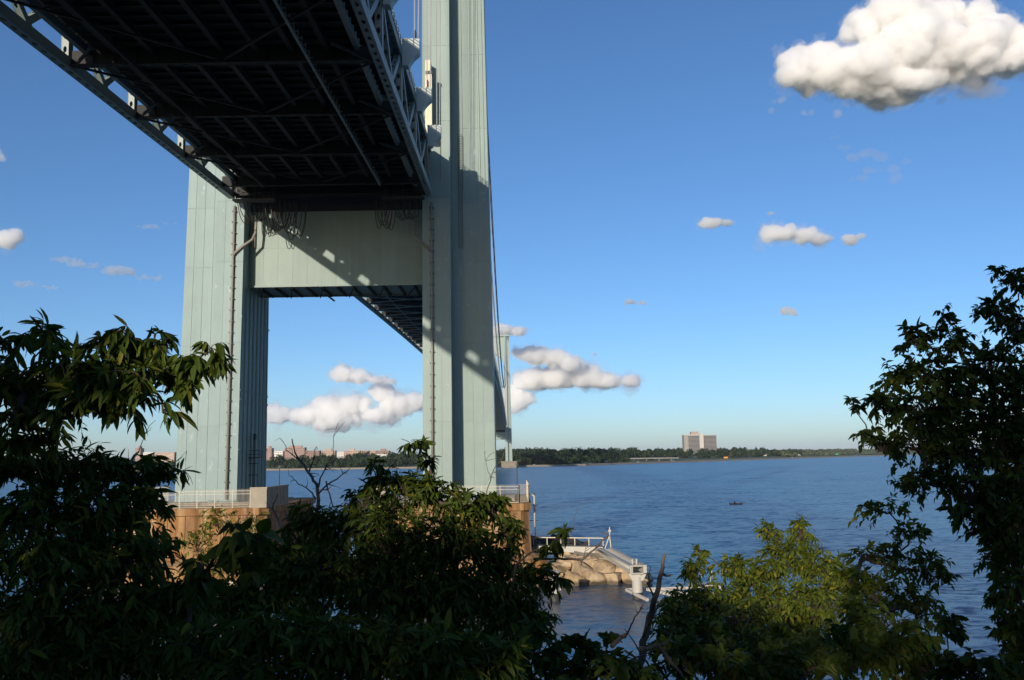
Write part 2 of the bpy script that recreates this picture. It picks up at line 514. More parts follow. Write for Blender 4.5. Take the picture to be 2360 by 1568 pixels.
def _rock(n, bs):
    p = world_co(n)
    k = n.noise(p, 0.9, 6, 0.65)
    c = n.ramp(k, [(0.3, (0.20, 0.135, 0.07)), (0.5, (0.40, 0.27, 0.14)), (0.68, (0.52, 0.39, 0.23))])
    c = n.mix(n.math('MULTIPLY', rnd_obj(n), 0.25), c, (0.36, 0.33, 0.27, 1))
    z = n.new('ShaderNodeSeparateXYZ'); n.l.new(p, z.inputs[0])
    wet = n.math('SUBTRACT', 1.0, n.smooth(n.math('ADD', z.outputs[2], n.math('MULTIPLY', k, 0.5)), 0.55, 1.0))
    c = n.mix(n.math('MULTIPLY', wet, 0.8), c, (0.045, 0.035, 0.022, 1))
    n.l.new(c, bs.inputs['Base Color']); bs.inputs['Roughness'].default_value = 0.85
    bump(n, bs, n.noise(p, 2.5, 6, 0.7), 0.5, 0.12)


ROCK = material('tan_boulder', _rock)
DARKROCK = simple('dark_boulder', (0.055, 0.045, 0.035), 0.85, 1.2, 0.4, b=0.5, bd=0.1)


def _water(n, bs):
    p = world_co(n)
    def waves(sc, rot, scale, detail=2.0):
        nd = n.new('ShaderNodeTexNoise')
        n.put(nd.inputs['Vector'], n.mapping(p, scale=sc, rot=(0, 0, rot)))
        nd.inputs['Scale'].default_value = scale; nd.inputs['Detail'].default_value = detail; nd.inputs['Roughness'].default_value = 0.6
        return n.vmath('SUBTRACT', nd.outputs['Color'], (0.5, 0.5, 0.5))
    def amp(v, a):
        return n.vmath('MULTIPLY', v, (a * 0.75, a, 0.0))
    patch = n.noise(n.mapping(p, scale=(0.0035, 0.012, 0.01), rot=(0, 0, 0.15)), 1.0, 4, 0.6)
    gust = n.math('MULTIPLY_ADD', n.smooth(patch, 0.35, 0.65), 0.5, 0.75)
    w = n.vmath('ADD', amp(waves((0.06, 0.13, 0.1), 0.2, 1.0), 0.42), amp(waves((0.45, 0.85, 0.5), -0.2, 1.0, 3.0), 1.15))
    w = n.vmath('ADD', w, amp(waves((2.2, 3.6, 2.0), 0.35, 1.0), 0.5))
    sc = n.vmath('SCALE', w); n.l.new(gust, sc.node.inputs['Scale'])
    nrm = n.vmath('NORMALIZE', n.vmath('ADD', sc, (0, 0, 1)))
    n.l.new(nrm, bs.inputs['Normal'])
    big = n.noise(n.mapping(p, scale=(0.10, 0.17, 0.1)), 1.0, 3, 0.55)
    c = n.mix(patch, (0.022, 0.108, 0.195, 1), (0.034, 0.145, 0.245, 1))
    # brownish reflection near the pier, put into the water colour
    d = n.new('ShaderNodeVectorMath', operation='DISTANCE')
    n.l.new(n.mapping(p, scale=(1, 1, 0)), d.inputs[0]); d.inputs[1].default_value = (6, 106, 0)
    brown_refl = n.math('SUBTRACT', 1.0, n.smooth(n.math('ADD', d.outputs['Value'], n.math('MULTIPLY', big, 14)), 10, 34))
    c = n.mix(n.math('MULTIPLY', brown_refl, 0.75), c, (0.10, 0.07, 0.05, 1))
    n.l.new(c, bs.inputs['Base Color'])
    bs.inputs['Roughness'].default_value = 0.3
    bs.inputs['IOR'].default_value = 1.33


WATER = material('sea_water', _water)


def _ground(n, bs):
    p = world_co(n)
    k = n.noise(p, 0.6, 6, 0.65)
    c = n.ramp(k, [(0.35, (0.020, 0.026, 0.010)), (0.55, (0.045, 0.055, 0.018)), (0.7, (0.085, 0.065, 0.038))])
    n.l.new(c, bs.inputs['Base Color']); bs.inputs['Roughness'].default_value = 0.95
    bump(n, bs, n.noise(p, 4, 5, 0.7), 0.6, 0.08)


GROUND = material('bank_soil', _ground)


def _grass(n, bs):
    p = world_co(n)
    k = n.noise(p, 0.03, 5, 0.6)
    c = n.ramp(k, [(0.35, (0.03, 0.055, 0.02)), (0.6, (0.07, 0.10, 0.035)), (0.75, (0.16, 0.14, 0.08))])
    n.l.new(c, bs.inputs['Base Color']); bs.inputs['Roughness'].default_value = 0.95


SHORE = material('shore_grass', _grass)


def leaf_material(name, dark, lite, yellow, trans=0.38, rough=0.55, ymix=0.14):
    def f(n, bs):
        at_ = n.new('ShaderNodeAttribute', attribute_name='leafrnd')
        r = n.math('FRACT', n.math('ADD', at_.outputs['Fac'], rnd_obj(n)))
        c = n.mix(r, (*dark, 1), (*lite, 1))
        c = n.mix(n.smooth(r, 1 - ymix, 1.0), c, (*yellow, 1))
        n.l.new(c, bs.inputs['Base Color'])
        bs.inputs['Roughness'].default_value = rough
        bs.inputs['Specular IOR Level'].default_value = 0.16
        tr = n.new('ShaderNodeBsdfTranslucent')
        n.l.new(n.mix(1.0, c, (1.0, 0.95, 0.35, 1), 'MULTIPLY'), tr.inputs['Color'])
        mx = n.new('ShaderNodeMixShader'); mx.inputs[0].default_value = trans
        n.l.new(bs.outputs[0], mx.inputs[1]); n.l.new(tr.outputs[0], mx.inputs[2])
        out = n.n.get('Material Output')
        n.l.new(mx.outputs[0], out.inputs['Surface'])
    return material(name, f)


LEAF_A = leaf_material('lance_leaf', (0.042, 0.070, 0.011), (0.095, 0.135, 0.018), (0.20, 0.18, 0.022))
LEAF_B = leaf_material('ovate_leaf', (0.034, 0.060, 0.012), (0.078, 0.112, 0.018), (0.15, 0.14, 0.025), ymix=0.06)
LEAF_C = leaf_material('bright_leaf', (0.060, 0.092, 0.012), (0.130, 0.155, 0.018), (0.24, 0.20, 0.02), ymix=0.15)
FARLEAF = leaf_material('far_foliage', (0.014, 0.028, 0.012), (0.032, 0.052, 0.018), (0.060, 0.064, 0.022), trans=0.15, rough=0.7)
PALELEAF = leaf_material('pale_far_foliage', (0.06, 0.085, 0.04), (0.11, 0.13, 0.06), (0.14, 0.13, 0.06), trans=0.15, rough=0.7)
BARK = simple('bark', (0.075, 0.055, 0.038), 0.95, 12.0, 0.45, b=0.5, bd=0.01)
DEADWOOD = simple('dead_wood', (0.12, 0.085, 0.06), 0.95, 10.0, 0.45, b=0.4, bd=0.01)
PALEWOOD = simple('pale_twig', (0.24, 0.19, 0.15), 0.95, 10.0, 0.35, b=0.3, bd=0.01)

# ------------------------------------------------------------------ water and near bank
XC = -27.77            # bridge centre line
YT = 136.0             # front of the near tower
GRADE = 0.0415
DECK_Z = 57.2          # underside of the lower chord at the tower
PANEL = 15.1


def make_water():
    mb = MB()
    mb.add([(-30000, -600, 0), (30000, -600, 0), (30000, 40000, 0), (-30000, 40000, 0)], [(0, 1, 2, 3)])
    mb.build('water', WATER, kind='structure')


def bank_h(X, Y):
    X = np.asarray(X, float); Y = np.asarray(Y, float)
    shore = 66 + np.clip((-X - 6) * 0.9, -8, 50)
    t = np.clip(Y / shore, -3, 1.6)
    z = np.where(t > 0, 15.0 * (1 - np.clip(t, 0, 1) ** 0.62) - 1.2 * np.clip(t - 0.85, 0, 1) * 6, 15.0 + np.clip(-Y - 3, 0, 40) * 0.22)
    z = np.where(t > 1, -1.1 - (t - 1) * 3, z)
    z += (fbm(np.stack([X * 0.12, Y * 0.12, X * 0], 1).reshape(-1, 3), 3).reshape(X.shape) - 0.5) * 1.2 if X.ndim == 1 else 0
    return z


def make_bank():
    xs = np.linspace(-170, 130, 76); ys = np.linspace(-110, 128, 70)
    X, Y = np.meshgrid(xs, ys)
    Z = bank_h(X.ravel(), Y.ravel())
    V = np.stack([X.ravel(), Y.ravel(), Z], 1)
    nx, ny = len(xs), len(ys)
    F = [(j * nx + i, j * nx + i + 1, (j + 1) * nx + i + 1, (j + 1) * nx + i) for j in range(ny - 1) for i in range(nx - 1)]
    me = raw_mesh('bank', V, F); me.materials.append(GROUND)
    me.polygons.foreach_set('use_smooth', np.ones(len(F), bool))
    obj('bank', me, kind='structure')


# ------------------------------------------------------------------ truss members
def member(L, w, h, n, mat, name='member', hl=0.42, hw=0.2):
    """box member along +y from 0 to L, solid webs left and right, holed plates top and bottom"""
    mb = MB(); t = 0.05
    mb.bx(-w / 2, -w / 2 + t, 0, L, 0, h); mb.bx(w / 2 - t, w / 2, 0, L, 0, h)
    wi = w - 2 * t
    for z in (0.03, h - 0.03):
        mb.holed(L, wi, n, hl, hw, lambda x, y, z=z: (x, y, z))
    return mb.mesh(name, mat)


def aim(p0, p1, up=(0, 0, 1)):
    """matrix placing local +y from p0 to p1, local z towards up"""
    p0, p1 = Vector(p0), Vector(p1); d = (p1 - p0).normalized()
    x = d.cross(Vector(up)).normalized(); z = x.cross(d)
    m = Matrix.Identity(4)
    for i in range(3): m[i][0], m[i][1], m[i][2], m[i][3] = x[i], d[i], z[i], p0[i]
    return m


def put(name, me, parent, mat4, **tags):
    o = bpy.data.objects.new(name, me); COL.objects.link(o)
    o.parent = parent; o.matrix_local = mat4
    tag(o, **tags)
    return o


def T(x, y, z):
    return Matrix.Translation((x, y, z))


CH = 15.25      # chord centre from centre line
DIAG = math.hypot(PANEL / 2, 5.9)
DM = {}


def deck_meshes():
    DM['chord'] = member(PANEL, 0.9, 1.1, 9, TRUSS, 'chord')
    DM['uchord'] = member(PANEL, 0.9, 0.95, 9, TRUSS, 'upper_chord')
    DM['diag'] = member(DIAG, 0.62, 0.7, 6, TRUSS, 'diagonal', 0.36, 0.15)
    DM['vert'] = member(5.5, 0.72, 0.9, 4, TRUSS, 'vertical', 0.34, 0.18)
    mb = MB()      # floor beam: holed bottom flange, web, top flange
    mb.holed(2 * 14.8, 0.62, 20, 0.42, 0.14, lambda x, y: (y - 14.8, x, 0.0))
    mb.bx(-14.8, 14.8, -0.31, -0.27, 0.0, 0.12); mb.bx(-14.8, 14.8, 0.27, 0.31, 0.0, 0.12)
    mb.bx(-14.8, 14.8, -0.04, 0.04, 0.02, 1.55)
    for k in range(-6, 7): mb.bx(k * 2.1 - 0.03, k * 2.1 + 0.03, -0.25, 0.25, 0.05, 1.5)
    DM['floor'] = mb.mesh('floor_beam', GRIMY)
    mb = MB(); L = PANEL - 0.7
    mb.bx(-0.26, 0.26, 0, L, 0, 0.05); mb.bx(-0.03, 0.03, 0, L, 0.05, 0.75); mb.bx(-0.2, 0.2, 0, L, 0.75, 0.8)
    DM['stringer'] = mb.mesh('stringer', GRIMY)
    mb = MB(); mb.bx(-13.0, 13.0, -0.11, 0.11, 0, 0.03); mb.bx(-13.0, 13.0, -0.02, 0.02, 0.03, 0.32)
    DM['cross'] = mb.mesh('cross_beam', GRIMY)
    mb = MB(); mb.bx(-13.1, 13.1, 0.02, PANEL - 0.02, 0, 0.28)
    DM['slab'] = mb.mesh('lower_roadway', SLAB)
    mb = MB(); mb.bx(-14.9, 14.9, 0.02, PANEL - 0.02, 0, 0.35)
    for s in (-1, 1):
        mb.bx(s * 14.9, s * 15.3, 0.02, PANEL - 0.02, 0.0, 1.0)
    DM['uslab'] = mb.mesh('upper_roadway', SLAB)
    mb = MB(); mb.bx(-14.8, 14.8, -0.25, 0.25, 0, 0.06); mb.bx(-14.8, 14.8, -0.04, 0.04, 0.06, 1.25)
    DM['ufloor'] = mb.mesh('upper_floor_beam', TRUSS)
    mb = MB()      # fascia stringer of the lower roadway with kerb brackets
    mb.bx(-0.05, 0.05, 0, PANEL, 0, 1.0); mb.bx(-0.25, 0.25, 0, PANEL, -0.05, 0.0)
    for k in range(10): mb.bx(0.05, 0.3, 0.7 + k * 1.5, 0.8 + k * 1.5, 0.0, 0.9)
    DM['fascia'] = mb.mesh('edge_girder', TRUSS)
    mb = MB()      # inspection traveller rail with hangers
    mb.bx(-0.12, 0.12, 0, PANEL, 0, 0.04); mb.bx(-0.02, 0.02, 0, PANEL, 0.04, 0.26); mb.bx(-0.08, 0.08, 0, PANEL, 0.26, 0.29)
    for k in range(10):
        y = 0.7 + 1.5 * k
        mb.bx(-0.05, 0.05, y, y + 0.12, 0.29, 1.2); mb.bx(-0.35, 0.35, y - 0.05, y + 0.1, 0.32, 0.37)
    DM['rail'] = mb.mesh('traveller_rail', TRUSS); DM['rail_dark'] = mb.mesh('traveller_rail', GRIMY)
    mb = MB()
    for k in range(4): mb.tube([(k * 0.2, 0, 0), (k * 0.2, PANEL, 0)], 0.055, 5)
    DM['conduit'] = mb.mesh('conduit_run', TRUSS)
    mb = MB()      # outrigger arm that carries the suspenders, right hand side
    mb.prism([(15.72, 5.75), (16.4, 5.75), (16.66, 6.2), (17.05, 6.72), (17.7, 7.3), (17.7, 8.9), (15.72, 9.0)], -0.62, 0.62)
    DM['outR'] = mb.mesh('outrigger', WHITE)
    mb = MB()
    mb.prism([(-15.72, 9.0), (-17.7, 8.9), (-17.7, 7.3), (-17.05, 6.72), (-16.66, 6.2), (-16.4, 5.75), (-15.72, 5.75)], -0.62, 0.62)
    DM['outL'] = mb.mesh('outrigger', WHITE)
    mb = MB()
    for a in (-0.3, 0.3):
        mb.tube([(0, a, 0), (0, a, 1.1)], 0.09, 6)
    DM['socket'] = mb.mesh('rope_socket', DARK)
    mb = MB()      # roadside railing on the upper deck edge
    for k in range(8): mb.bx(-0.04, 0.04, 0.3 + 1.9 * k, 0.38 + 1.9 * k, 0, 1.1)
    for z in (0.35, 0.7, 1.1): mb.bx(-0.03, 0.03, 0, PANEL, z - 0.04, z + 0.04)
    DM['guard'] = mb.mesh('guard_rail', TRUSS)
    mb = MB(); mb.beam((0, 0, 0), (0, 1, 0), 0.34, 0.30)


def bay(parent, M0, first=False, full=True, main=False):
    """one truss bay in deck coordinates; M0 places the node at local y=0 (bay runs to y=PANEL)"""
    P = lambda name, key, m, **k: put(name, DM[key], parent, M0 @ m, **k)
    for s in (-1, 1):
        P('lower_chord', 'chord', T(s * CH, 0, 0))
        P('upper_chord', 'uchord', T(s * CH, 0, 6.75))
        P('vertical', 'vert', T(s * CH, 0.45, 1.15) @ Matrix.Rotation(math.pi / 2, 4, 'X'))
        P('diagonal', 'diag', aim((s * CH, 0.35, 6.7), (s * CH, PANEL / 2, 0.9)))
        P('diagonal', 'diag', aim((s * CH, PANEL / 2, 0.9), (s * CH, PANEL - 0.35, 6.7)))
        P('edge_girder', 'fascia', T(s * 13.15, 0, 1.35) @ (Matrix.Identity(4) if s > 0 else Matrix.Scale(-1, 4, (1, 0, 0))))
        P('conduit_run', 'conduit', T(s * 14.1 - 0.3, 0, 3.4))
        P('guard_rail', 'guard', T(s * 15.3, 0, 9.1))
        mb = MB(); mb.beam((s * 14.8, 0.2, 0.45), (s * 0.2, PANEL - 0.4, 0.6), 0.2, 0.2)
        kk = 'lat%d' % s
        if kk not in DM: DM[kk] = mb.mesh('lateral_brace', GRIMY)
        P('lateral_brace', kk, Matrix.Identity(4))
        kk = 'knee%d' % s
        if kk not in DM:
            mb = MB(); mb.beam((s * 14.75, 0.35, 0.35), (s * 11.2, -3.4, 0.75), 0.22, 0.26); mb.beam((s * 14.75, 0.35, 0.35), (s * 10.8, 2.2, 1.2), 0.2, 0.24)
            DM[kk] = mb.mesh('knee_brace', GRIMY)
        P('knee_brace', kk, Matrix.Identity(4))
        orr = P('outrigger', 'outR' if s > 0 else 'outL', Matrix.Identity(4))
        if full: put('rope_socket', DM['socket'], orr, T(s * 17.2, 0, 8.95))
    P('floor_beam', 'floor', T(0, 0, 0.3))
    P('upper_floor_beam', 'ufloor', T(0, 0, 7.0))
    P('lower_roadway', 'slab', T(0, 0, 2.45))
    P('upper_roadway', 'uslab', T(0, 0, 8.35))
    for x in (-10.2, -6.8, -3.4, 0.0, 3.4, 6.8, 10.2):
        P('stringer', 'stringer', T(x, 0.35, 1.3))
    if full:
        P('traveller_rail', 'rail', T(8.6, 0, 0.05)); P('traveller_rail', 'rail_dark', T(-8.6, 0, 0.05))
        for k in range(8): P('cross_beam', 'cross', T(0, 0.94 + k * 1.88, 2.12))


SIDE_NODES = [128.15 - PANEL * math.cos(math.atan(GRADE)) * k for k in range(24)]
SLOPE = math.atan(GRADE)


def side_span():
    root = empty('bridge_deck', (XC, 134.6, DECK_Z + GRADE * (134.6 - YT)), 'dark underside of the double deck roadway overhead with side trusses, reaching the near tower', 'bridge deck',
                 rot=(SLOPE, 0, 0))
    c = math.cos(SLOPE)
    for k, Yn in enumerate(SIDE_NODES):
        # each bay runs from its node away from the tower, so mirror the bay start
        bay(root, T(0, (Yn - 134.6) / c - PANEL, 0))
    # last half bay up to the tower
    y0 = (SIDE_NODES[0] - 134.6) / c
    end = MB()
    for s in (-1, 1):
        for z0, z1 in ((0, 1.1), (6.75, 7.7)):
            end.bx(s * CH - 0.45, s * CH + 0.45, y0 + 0.01, -0.4, z0, z1)
        end.beam((s * CH, y0 + 0.4, 6.7), (s * CH, -0.7, 0.9), 0.6, 0.6)
        end.bx(s * CH - 0.35, s * CH + 0.35, -1.0, -0.45, 1.1, 6.75)
    end.build('end_frame', TRUSS, root)
    put('outrigger', DM['outR'], root, T(0, y0, 0)); put('outrigger', DM['outL'], root, T(0, y0, 0))
    mb = MB(); mb.bx(-13.1, 13.1, y0 + 0.02, -0.4, 2.45, 2.73); mb.build('lower_roadway', SLAB, root)
    mb = MB(); mb.bx(-14.9, 14.9, y0 + 0.02, -0.4, 8.35, 8.7); mb.build('upper_roadway', SLAB, root)
    put('floor_beam', DM['floor'], root, T(0, y0, 0.3)); put('floor_beam', DM['floor'], root, T(0, -0.9, 0.3))
    for s in (-1, 1):
        put('edge_girder', DM['fascia'], root, T(s * 13.15, y0, 1.35) @ Matrix.Scale(0.38, 4, (0, 1, 0)))
        # service platform under the deck end
        pl = MB(); pl.bx(s * 8.2, s * 14.6, -2.3, -0.6, -0.75, -0.5)
        for k in range(9):
            x = s * (8.3 + k * 0.77); pl.bx(x - 0.03, x + 0.03, -2.3, -2.22, -0.5, 0.5)
        pl.bx(s * 8.2, s * 14.6, -2.3, -2.22, 0.44, 0.5)
        for x in (8.6, 11.4, 14.2): pl.bx(s * x - 0.06, s * x + 0.06, -1.5, -1.38, -0.5, 1.4)
        pl.build('service_platform', DARK, root)
    mb = MB(); mb.bx(-14.7, 14.7, -0.44, -0.3, 0.1, 8.3); mb.build('dark_end_plate', GRIMY, root)  # added dark plate; stands in for the dark opening at the deck end
    # looped cables hanging from the deck end, each loop its own part
    r = np.random.default_rng(4)
    def loops(x0, x1, n, drop, ysag):
        for i in range(n):
            x = x0 + (x1 - x0) * i / max(1, n - 1)
            d = drop * r.uniform(0.85, 1.1); w = r.uniform(0.9, 1.6)
            y = -1.3 + r.uniform(-0.4, 0.4)
            pts = []
            for j in range(10):
                t = j / 9
                pts.append((x + w * (t - 0.5) * 1.6 * (1 if x0 < 0 else -1), y + ysag * t, -0.6 - d * (1 - (2 * t - 1) ** 2) ** 0.6 - 1.2 * t * 0))
            m2 = MB(); m2.tube(pts, 0.065, 5); m2.build('hanging_cable', DARK, root, smooth=True)
    loops(-13.2, -10.8, 7, 3.0, 2.4)
    loops(-9.6, -6.6, 10, 4.6, 1.6)
    loops(-6.4, -4.6, 5, 5.8, 1.0)
    loops(10.6, 13.0, 7, 3.0, 2.4)
    loops(7.6, 9.4, 6, 4.6, 1.2)
    return root


def deck_profile(Y):
    """underside of the lower chord over the main span"""
    t = Y - 144.0
    return DECK_Z + GRADE * (t - t * t / 1298.4) + 0.33


def main_span():
    root = empty('bridge_deck', (XC, 152.5, 0), 'main span roadway truss running from the near tower to the far shore', 'bridge deck')
    Y = 153.5
    k = 0
    while Y + PANEL < 1432:
        z0, z1 = deck_profile(Y), deck_profile(Y + PANEL)
        m0 = T(0, Y - 152.5, z0) @ Matrix.Rotation(math.atan2(z1 - z0, PANEL), 4, 'X')
        if k < 16:
            bay(root, m0, full=False)
            for q in (-1, 1):
                kk = 'xlat%d' % q
                if kk not in DM:
                    mb = MB(); mb.beam((q * 14.7, 0.3, 0.35), (-q * 14.7, PANEL - 0.3, 0.35 + 0.12 * q), 0.45, 0.28); mb.beam((q * 7.2, 0.3, 0.62), (q * 7.2, PANEL - 0.3, 0.62), 0.4, 0.3)
                    DM[kk] = mb.mesh('lateral_brace', TRUSS)
                put('lateral_brace', DM[kk], root, m0)
        else:
            if 'far' not in DM:
                mb = MB()
                for s in (-1, 1):
                    mb.bx(s * CH - 0.45, s * CH + 0.45, 0, PANEL, 0, 1.1); mb.bx(s * CH - 0.45, s * CH + 0.45, 0, PANEL, 6.75, 7.7)
                    mb.beam((s * CH, 0, 6.7), (s * CH, PANEL / 2, 0.9), 0.5, 0.5); mb.beam((s * CH, PANEL / 2, 0.9), (s * CH, PANEL, 6.7), 0.5, 0.5)
                    mb.bx(s * CH - 0.3, s * CH + 0.3, -0.3, 0.3, 1.1, 6.75)
                    mb.bx(s * 15.7, s * 17.6, -0.5, 0.5, 7.0, 8.8)
                mb.bx(-12.4, 12.4, 0, PANEL, 1.4, 2.7); mb.bx(-14.8, 14.8, 0, PANEL, 7.75, 9.0); mb.bx(-14.8, 14.8, -0.3, 0.3, 0.2, 1.39)
                DM['far'] = mb.mesh('deck_section', TRUSS)
            put('deck_section', DM['far'], root, m0)
        Y += PANEL; k += 1
    return root


# ------------------------------------------------------------------ towers
WI, WS, WO = 13.97, 18.4, 24.98
Z0, ZTOP = 10.3, 211.0


def outer_x(z): return WO - 0.0119 * (z - 10)
def front_in(z): return -8.0 + 0.0135 * (z - 10)        # forward rib, relative to the tower centre line
def front_out(z): return -3.75 + 0.004 * (z - 10)


def leg_core(s, inset=0.03):
    mb = MB()
    def ring(z):
        fi, fo, ox = front_in(z) + inset, front_out(z) + inset, outer_x(z) - inset
        p = [(WI + inset, fi), (WS - inset, fi), (WS - inset, fo), (ox, fo), (ox, -fo), (WS - inset, -fo), (WS - inset, -fi), (WI + inset, -fi)]
        return [(s * x, y, z) for x, y in (p if s > 0 else p[::-1])]
    a, b = ring(Z0), ring(ZTOP)
    n = 8
    mb.add(a + b, [tuple(range(n - 1, -1, -1)), tuple(range(n, 2 * n))] + [(k, (k + 1) % n, (k + 1) % n + n, k + n) for k in range(n)])
    return mb


def tower(Yc, label, detail):
    root = empty('bridge_tower', (XC, Yc, 0), label, 'bridge tower', 'pair of bridge towers')
    for s in (-1, 1):
        leg_core(s).build('tower_leg', STEEL if s > 0 or not detail else STEEL_L, root)
    # portal at the top with an arched soffit
    mb = MB()
    pts = [(-WI - 0.02, 210.97), (-WI - 0.02, 150)]
    for k in range(15):
        a = math.pi - math.pi * k / 14
        pts.append((math.cos(a) * (WI - 1.2), 165 + math.sin(a) * 15))
    pts += [(WI + 0.02, 150), (WI + 0.02, 210.97)]
    mb.prism([(x, z) for x, z in pts][::-1], -2.6, 2.6)
    mb.build('arched_portal', STEEL, root)
    mb = MB(); mb.bx(-23.2, 23.2, -6.2, 6.2, 210.98, 213.2); mb.build('tower_cap', STEEL, root)
    mb = MB(); mb.bx(-WI - 0.02, WI + 0.02, -4.5, 4.5, 44.4, 56.4); st = mb.build('cross_strut', STRUT, root)
    for s in (-1, 1):
        for o in (17.2, 19.2):
            mb = MB(); mb.prism([(s * o - 0.9, 213.2), (s * o + 0.9, 213.2), (s * o + 0.6, 215), (s * o - 0.6, 215)] if s > 0 else [(s * o - 0.9, 213.2), (s * o + 0.9, 213.2), (s * o + 0.6, 215), (s * o - 0.6, 215)], -4, 4)
            mb.build('cable_saddle', STEEL, root)
    mb = MB(); mb.bx(-WI + 0.05, WI - 0.05, -4.2, 4.2, 56.42, 66.5); mb.build('dark_gap_box', GRIMY, root)  # added dark box; stands in for the black gap above the strut
    if not detail:
        return root
    r = np.random.default_rng(2)
    # steel plates on the faces in view, each its own part
    def plate(f, u0, u1, z0, z1, name='steel_plate', t=0.03, mat=STEEL, parent=root, off=(0, 0, 0)):
        g = 0.014
        a, b, c, d = f(u0 + g, z0 + g), f(u1 - g, z0 + g), f(u1 - g, z1 - g), f(u0 + g, z1 - g)
        nrm = (Vector(b) - Vector(a)).cross(Vector(d) - Vector(a)).normalized() * t
        q = [Vector(x) - nrm * 0.5 for x in (a, b, c, d)] + [Vector(x) + nrm for x in (a, b, c, d)]
        m2 = MB(); m2.add(q, [(3, 2, 1, 0), (4, 5, 6, 7), (0, 1, 5, 4), (1, 2, 6, 5), (2, 3, 7, 6), (3, 0, 4, 7)])
        m2.build(name, mat, parent)
    for s in (-1, 1):
        LM = STEEL if s > 0 else STEEL_L
        zs = [Z0 + 0.02, 22.3, 35.0, 47.7, 57.5, 70.2, 82.9, 95.6]
        for zi in range(len(zs) - 1):
            for k in range(3):
                u0, u1 = WI + (WS - WI) * k / 3, WI + (WS - WI) * (k + 1) / 3
                if s > 0: plate(lambda u, z: (u, front_in(z), z), u0, u1, zs[zi], zs[zi + 1])
                else: plate(lambda u, z: (u, front_in(z), z), -u1, -u0, zs[zi], zs[zi + 1], mat=LM)
            for k in range(4):
                def fo(u, z, k=k): return (s * (WS + 0.03 + u * (outer_x(z) - WS - 0.03)), front_out(z), z)
                if s > 0: plate(fo, k / 4, (k + 1) / 4, zs[zi], zs[zi + 1])
                else: plate(lambda u, z: fo(-u, z), -(k + 1) / 4, -k / 4, zs[zi], zs[zi + 1], mat=LM)
            if s < 0:      # inner side of the left leg, facing right
                for k in range(7):
                    def fs(u, z): return (-WI, front_in(z) * (1 - 2 * u), z)
                    if zs[zi] < 44 or zs[zi] > 56: plate(fs, k / 7, (k + 1) / 7, zs[zi], zs[zi + 1], mat=LM)
    # stiffening ribs and splice bands on the inner side of the left leg
    for k in range(1, 8):
        y = -8 + 16 * k / 7.6
        mb = MB(); mb.bx(-WI + 0.05, -WI + 0.17, y - 0.05, y + 0.05, Z0, 43.8); mb.build('stiffener_rib', STEEL, root)
    for z in (18.6, 26.2, 27.6, 39.0):
        mb = MB(); mb.bx(-WI + 0.06, -WI + 0.11, -7.8, 7.8, z - 0.12, z + 0.12)
        for k in range(34): mb.bx(-WI + 0.11, -WI + 0.15, -7.6 + k * 0.46, -7.5 + k * 0.46, z - 0.09, z + 0.09)
        mb.build('splice_band', STEEL, root)
    # strut face plates, twelve columns, two rows, children of the strut
    for k in range(12):
        for z0, z1 in ((44.42, 50.4), (50.4, 56.38)):
            plate(lambda u, z: (u, -4.5, z), -WI + 2 * WI * k / 12, -WI + 2 * WI * (k + 1) / 12, z0, z1, mat=STRUT, parent=st)
    mb = MB(); mb.bx(-WI, WI, -4.75, -4.56, 44.1, 44.4); mb.build('bottom_flange', STRUT, st)
    mb = MB(); mb.bx(-WI, WI, 4.3, 4.55, 44.1, 44.38); mb.build('bottom_flange', STRUT, st)
    for k in range(11):
        x = -12.4 + k * 2.48
        mb = MB(); mb.bx(x - 0.14, x + 0.14, -4.5, 4.25, 44.0, 44.36)
        for yy in range(8): mb.bx(x - 0.3, x + 0.3, -4.2 + yy * 1.1, -4.1 + yy * 1.1, 43.95, 44.0)
        mb.build('soffit_rib', GRIMY, st)
    for k in range(6):
        x = -12 + k * 4.9
        mb = MB(); mb.beam((x, -4.3, 43.9), (x - 2.2, 4.1, 43.9), 0.16, 0.14); mb.build('soffit_brace', GRIMY, st)
    mb = MB(); mb.beam((-2.9, 3.6, 44.0), (-1.9, 3.6, 43.2), 0.35, 0.3); mb.build('hinged_hatch', DARK, st)
    # drain pipes with clamps, and their branch to the deck
    for s in (-1, 1):
        x = s * (WI + 1.5)
        y = lambda z: front_in(z) - 0.35
        mb = MB(); mb.tube([(x, y(z), z) for z in (11.2, 30, 45, 56.6)], 0.19, 8)
        p = mb.build('drain_pipe', PIPE, root, smooth=True)
        z = 12.0
        while z < 56:
            m2 = MB(); m2.bx(x - 0.34, x + 0.34, y(z) - 0.1, y(z) + 0.32, z - 0.07, z + 0.07); m2.build('pipe_clamp', DARK, p)
            z += 1.75
        m2 = MB(); m2.tube([(x, y(48.8), 48.8), (s * (WI + 0.1), y(50) + 0.1, 50.1), (s * (WI - 1.2), -7.2, 51.2), (s * (WI - 1.55), -6.6, 52.5), (s * (WI - 1.6), -6.4, 55.8)], 0.22, 8)
        m2.build('branch_pipe', PIPE, root, smooth=True)
        if s < 0:
            m2 = MB(); m2.tube([(-WI + 0.9, -4.75, 50.5), (-WI + 0.9, -4.8, 54)], 0.2, 8); m2.build('branch_pipe', PIPE, root, smooth=True)
    # caged ladder on the inner side of the left leg
    mb = MB(); lx, ly = -WI + 0.6, -1.6
    for dy in (-0.38, 0.38): mb.bx(lx - 0.05, lx + 0.05, ly + dy - 0.05, ly + dy + 0.05, 10.5, 20.2)
    for k in range(24): mb.bx(lx - 0.03, lx + 0.03, ly - 0.38, ly + 0.38, 10.8 + 0.4 * k, 10.86 + 0.4 * k)
    for z in (12.2, 14.6, 16.4): mb.bx(-WI, lx + 0.7, ly - 0.6, ly + 0.6, z, z + 0.1)
    lad = mb.build('ladder', DARK, root)
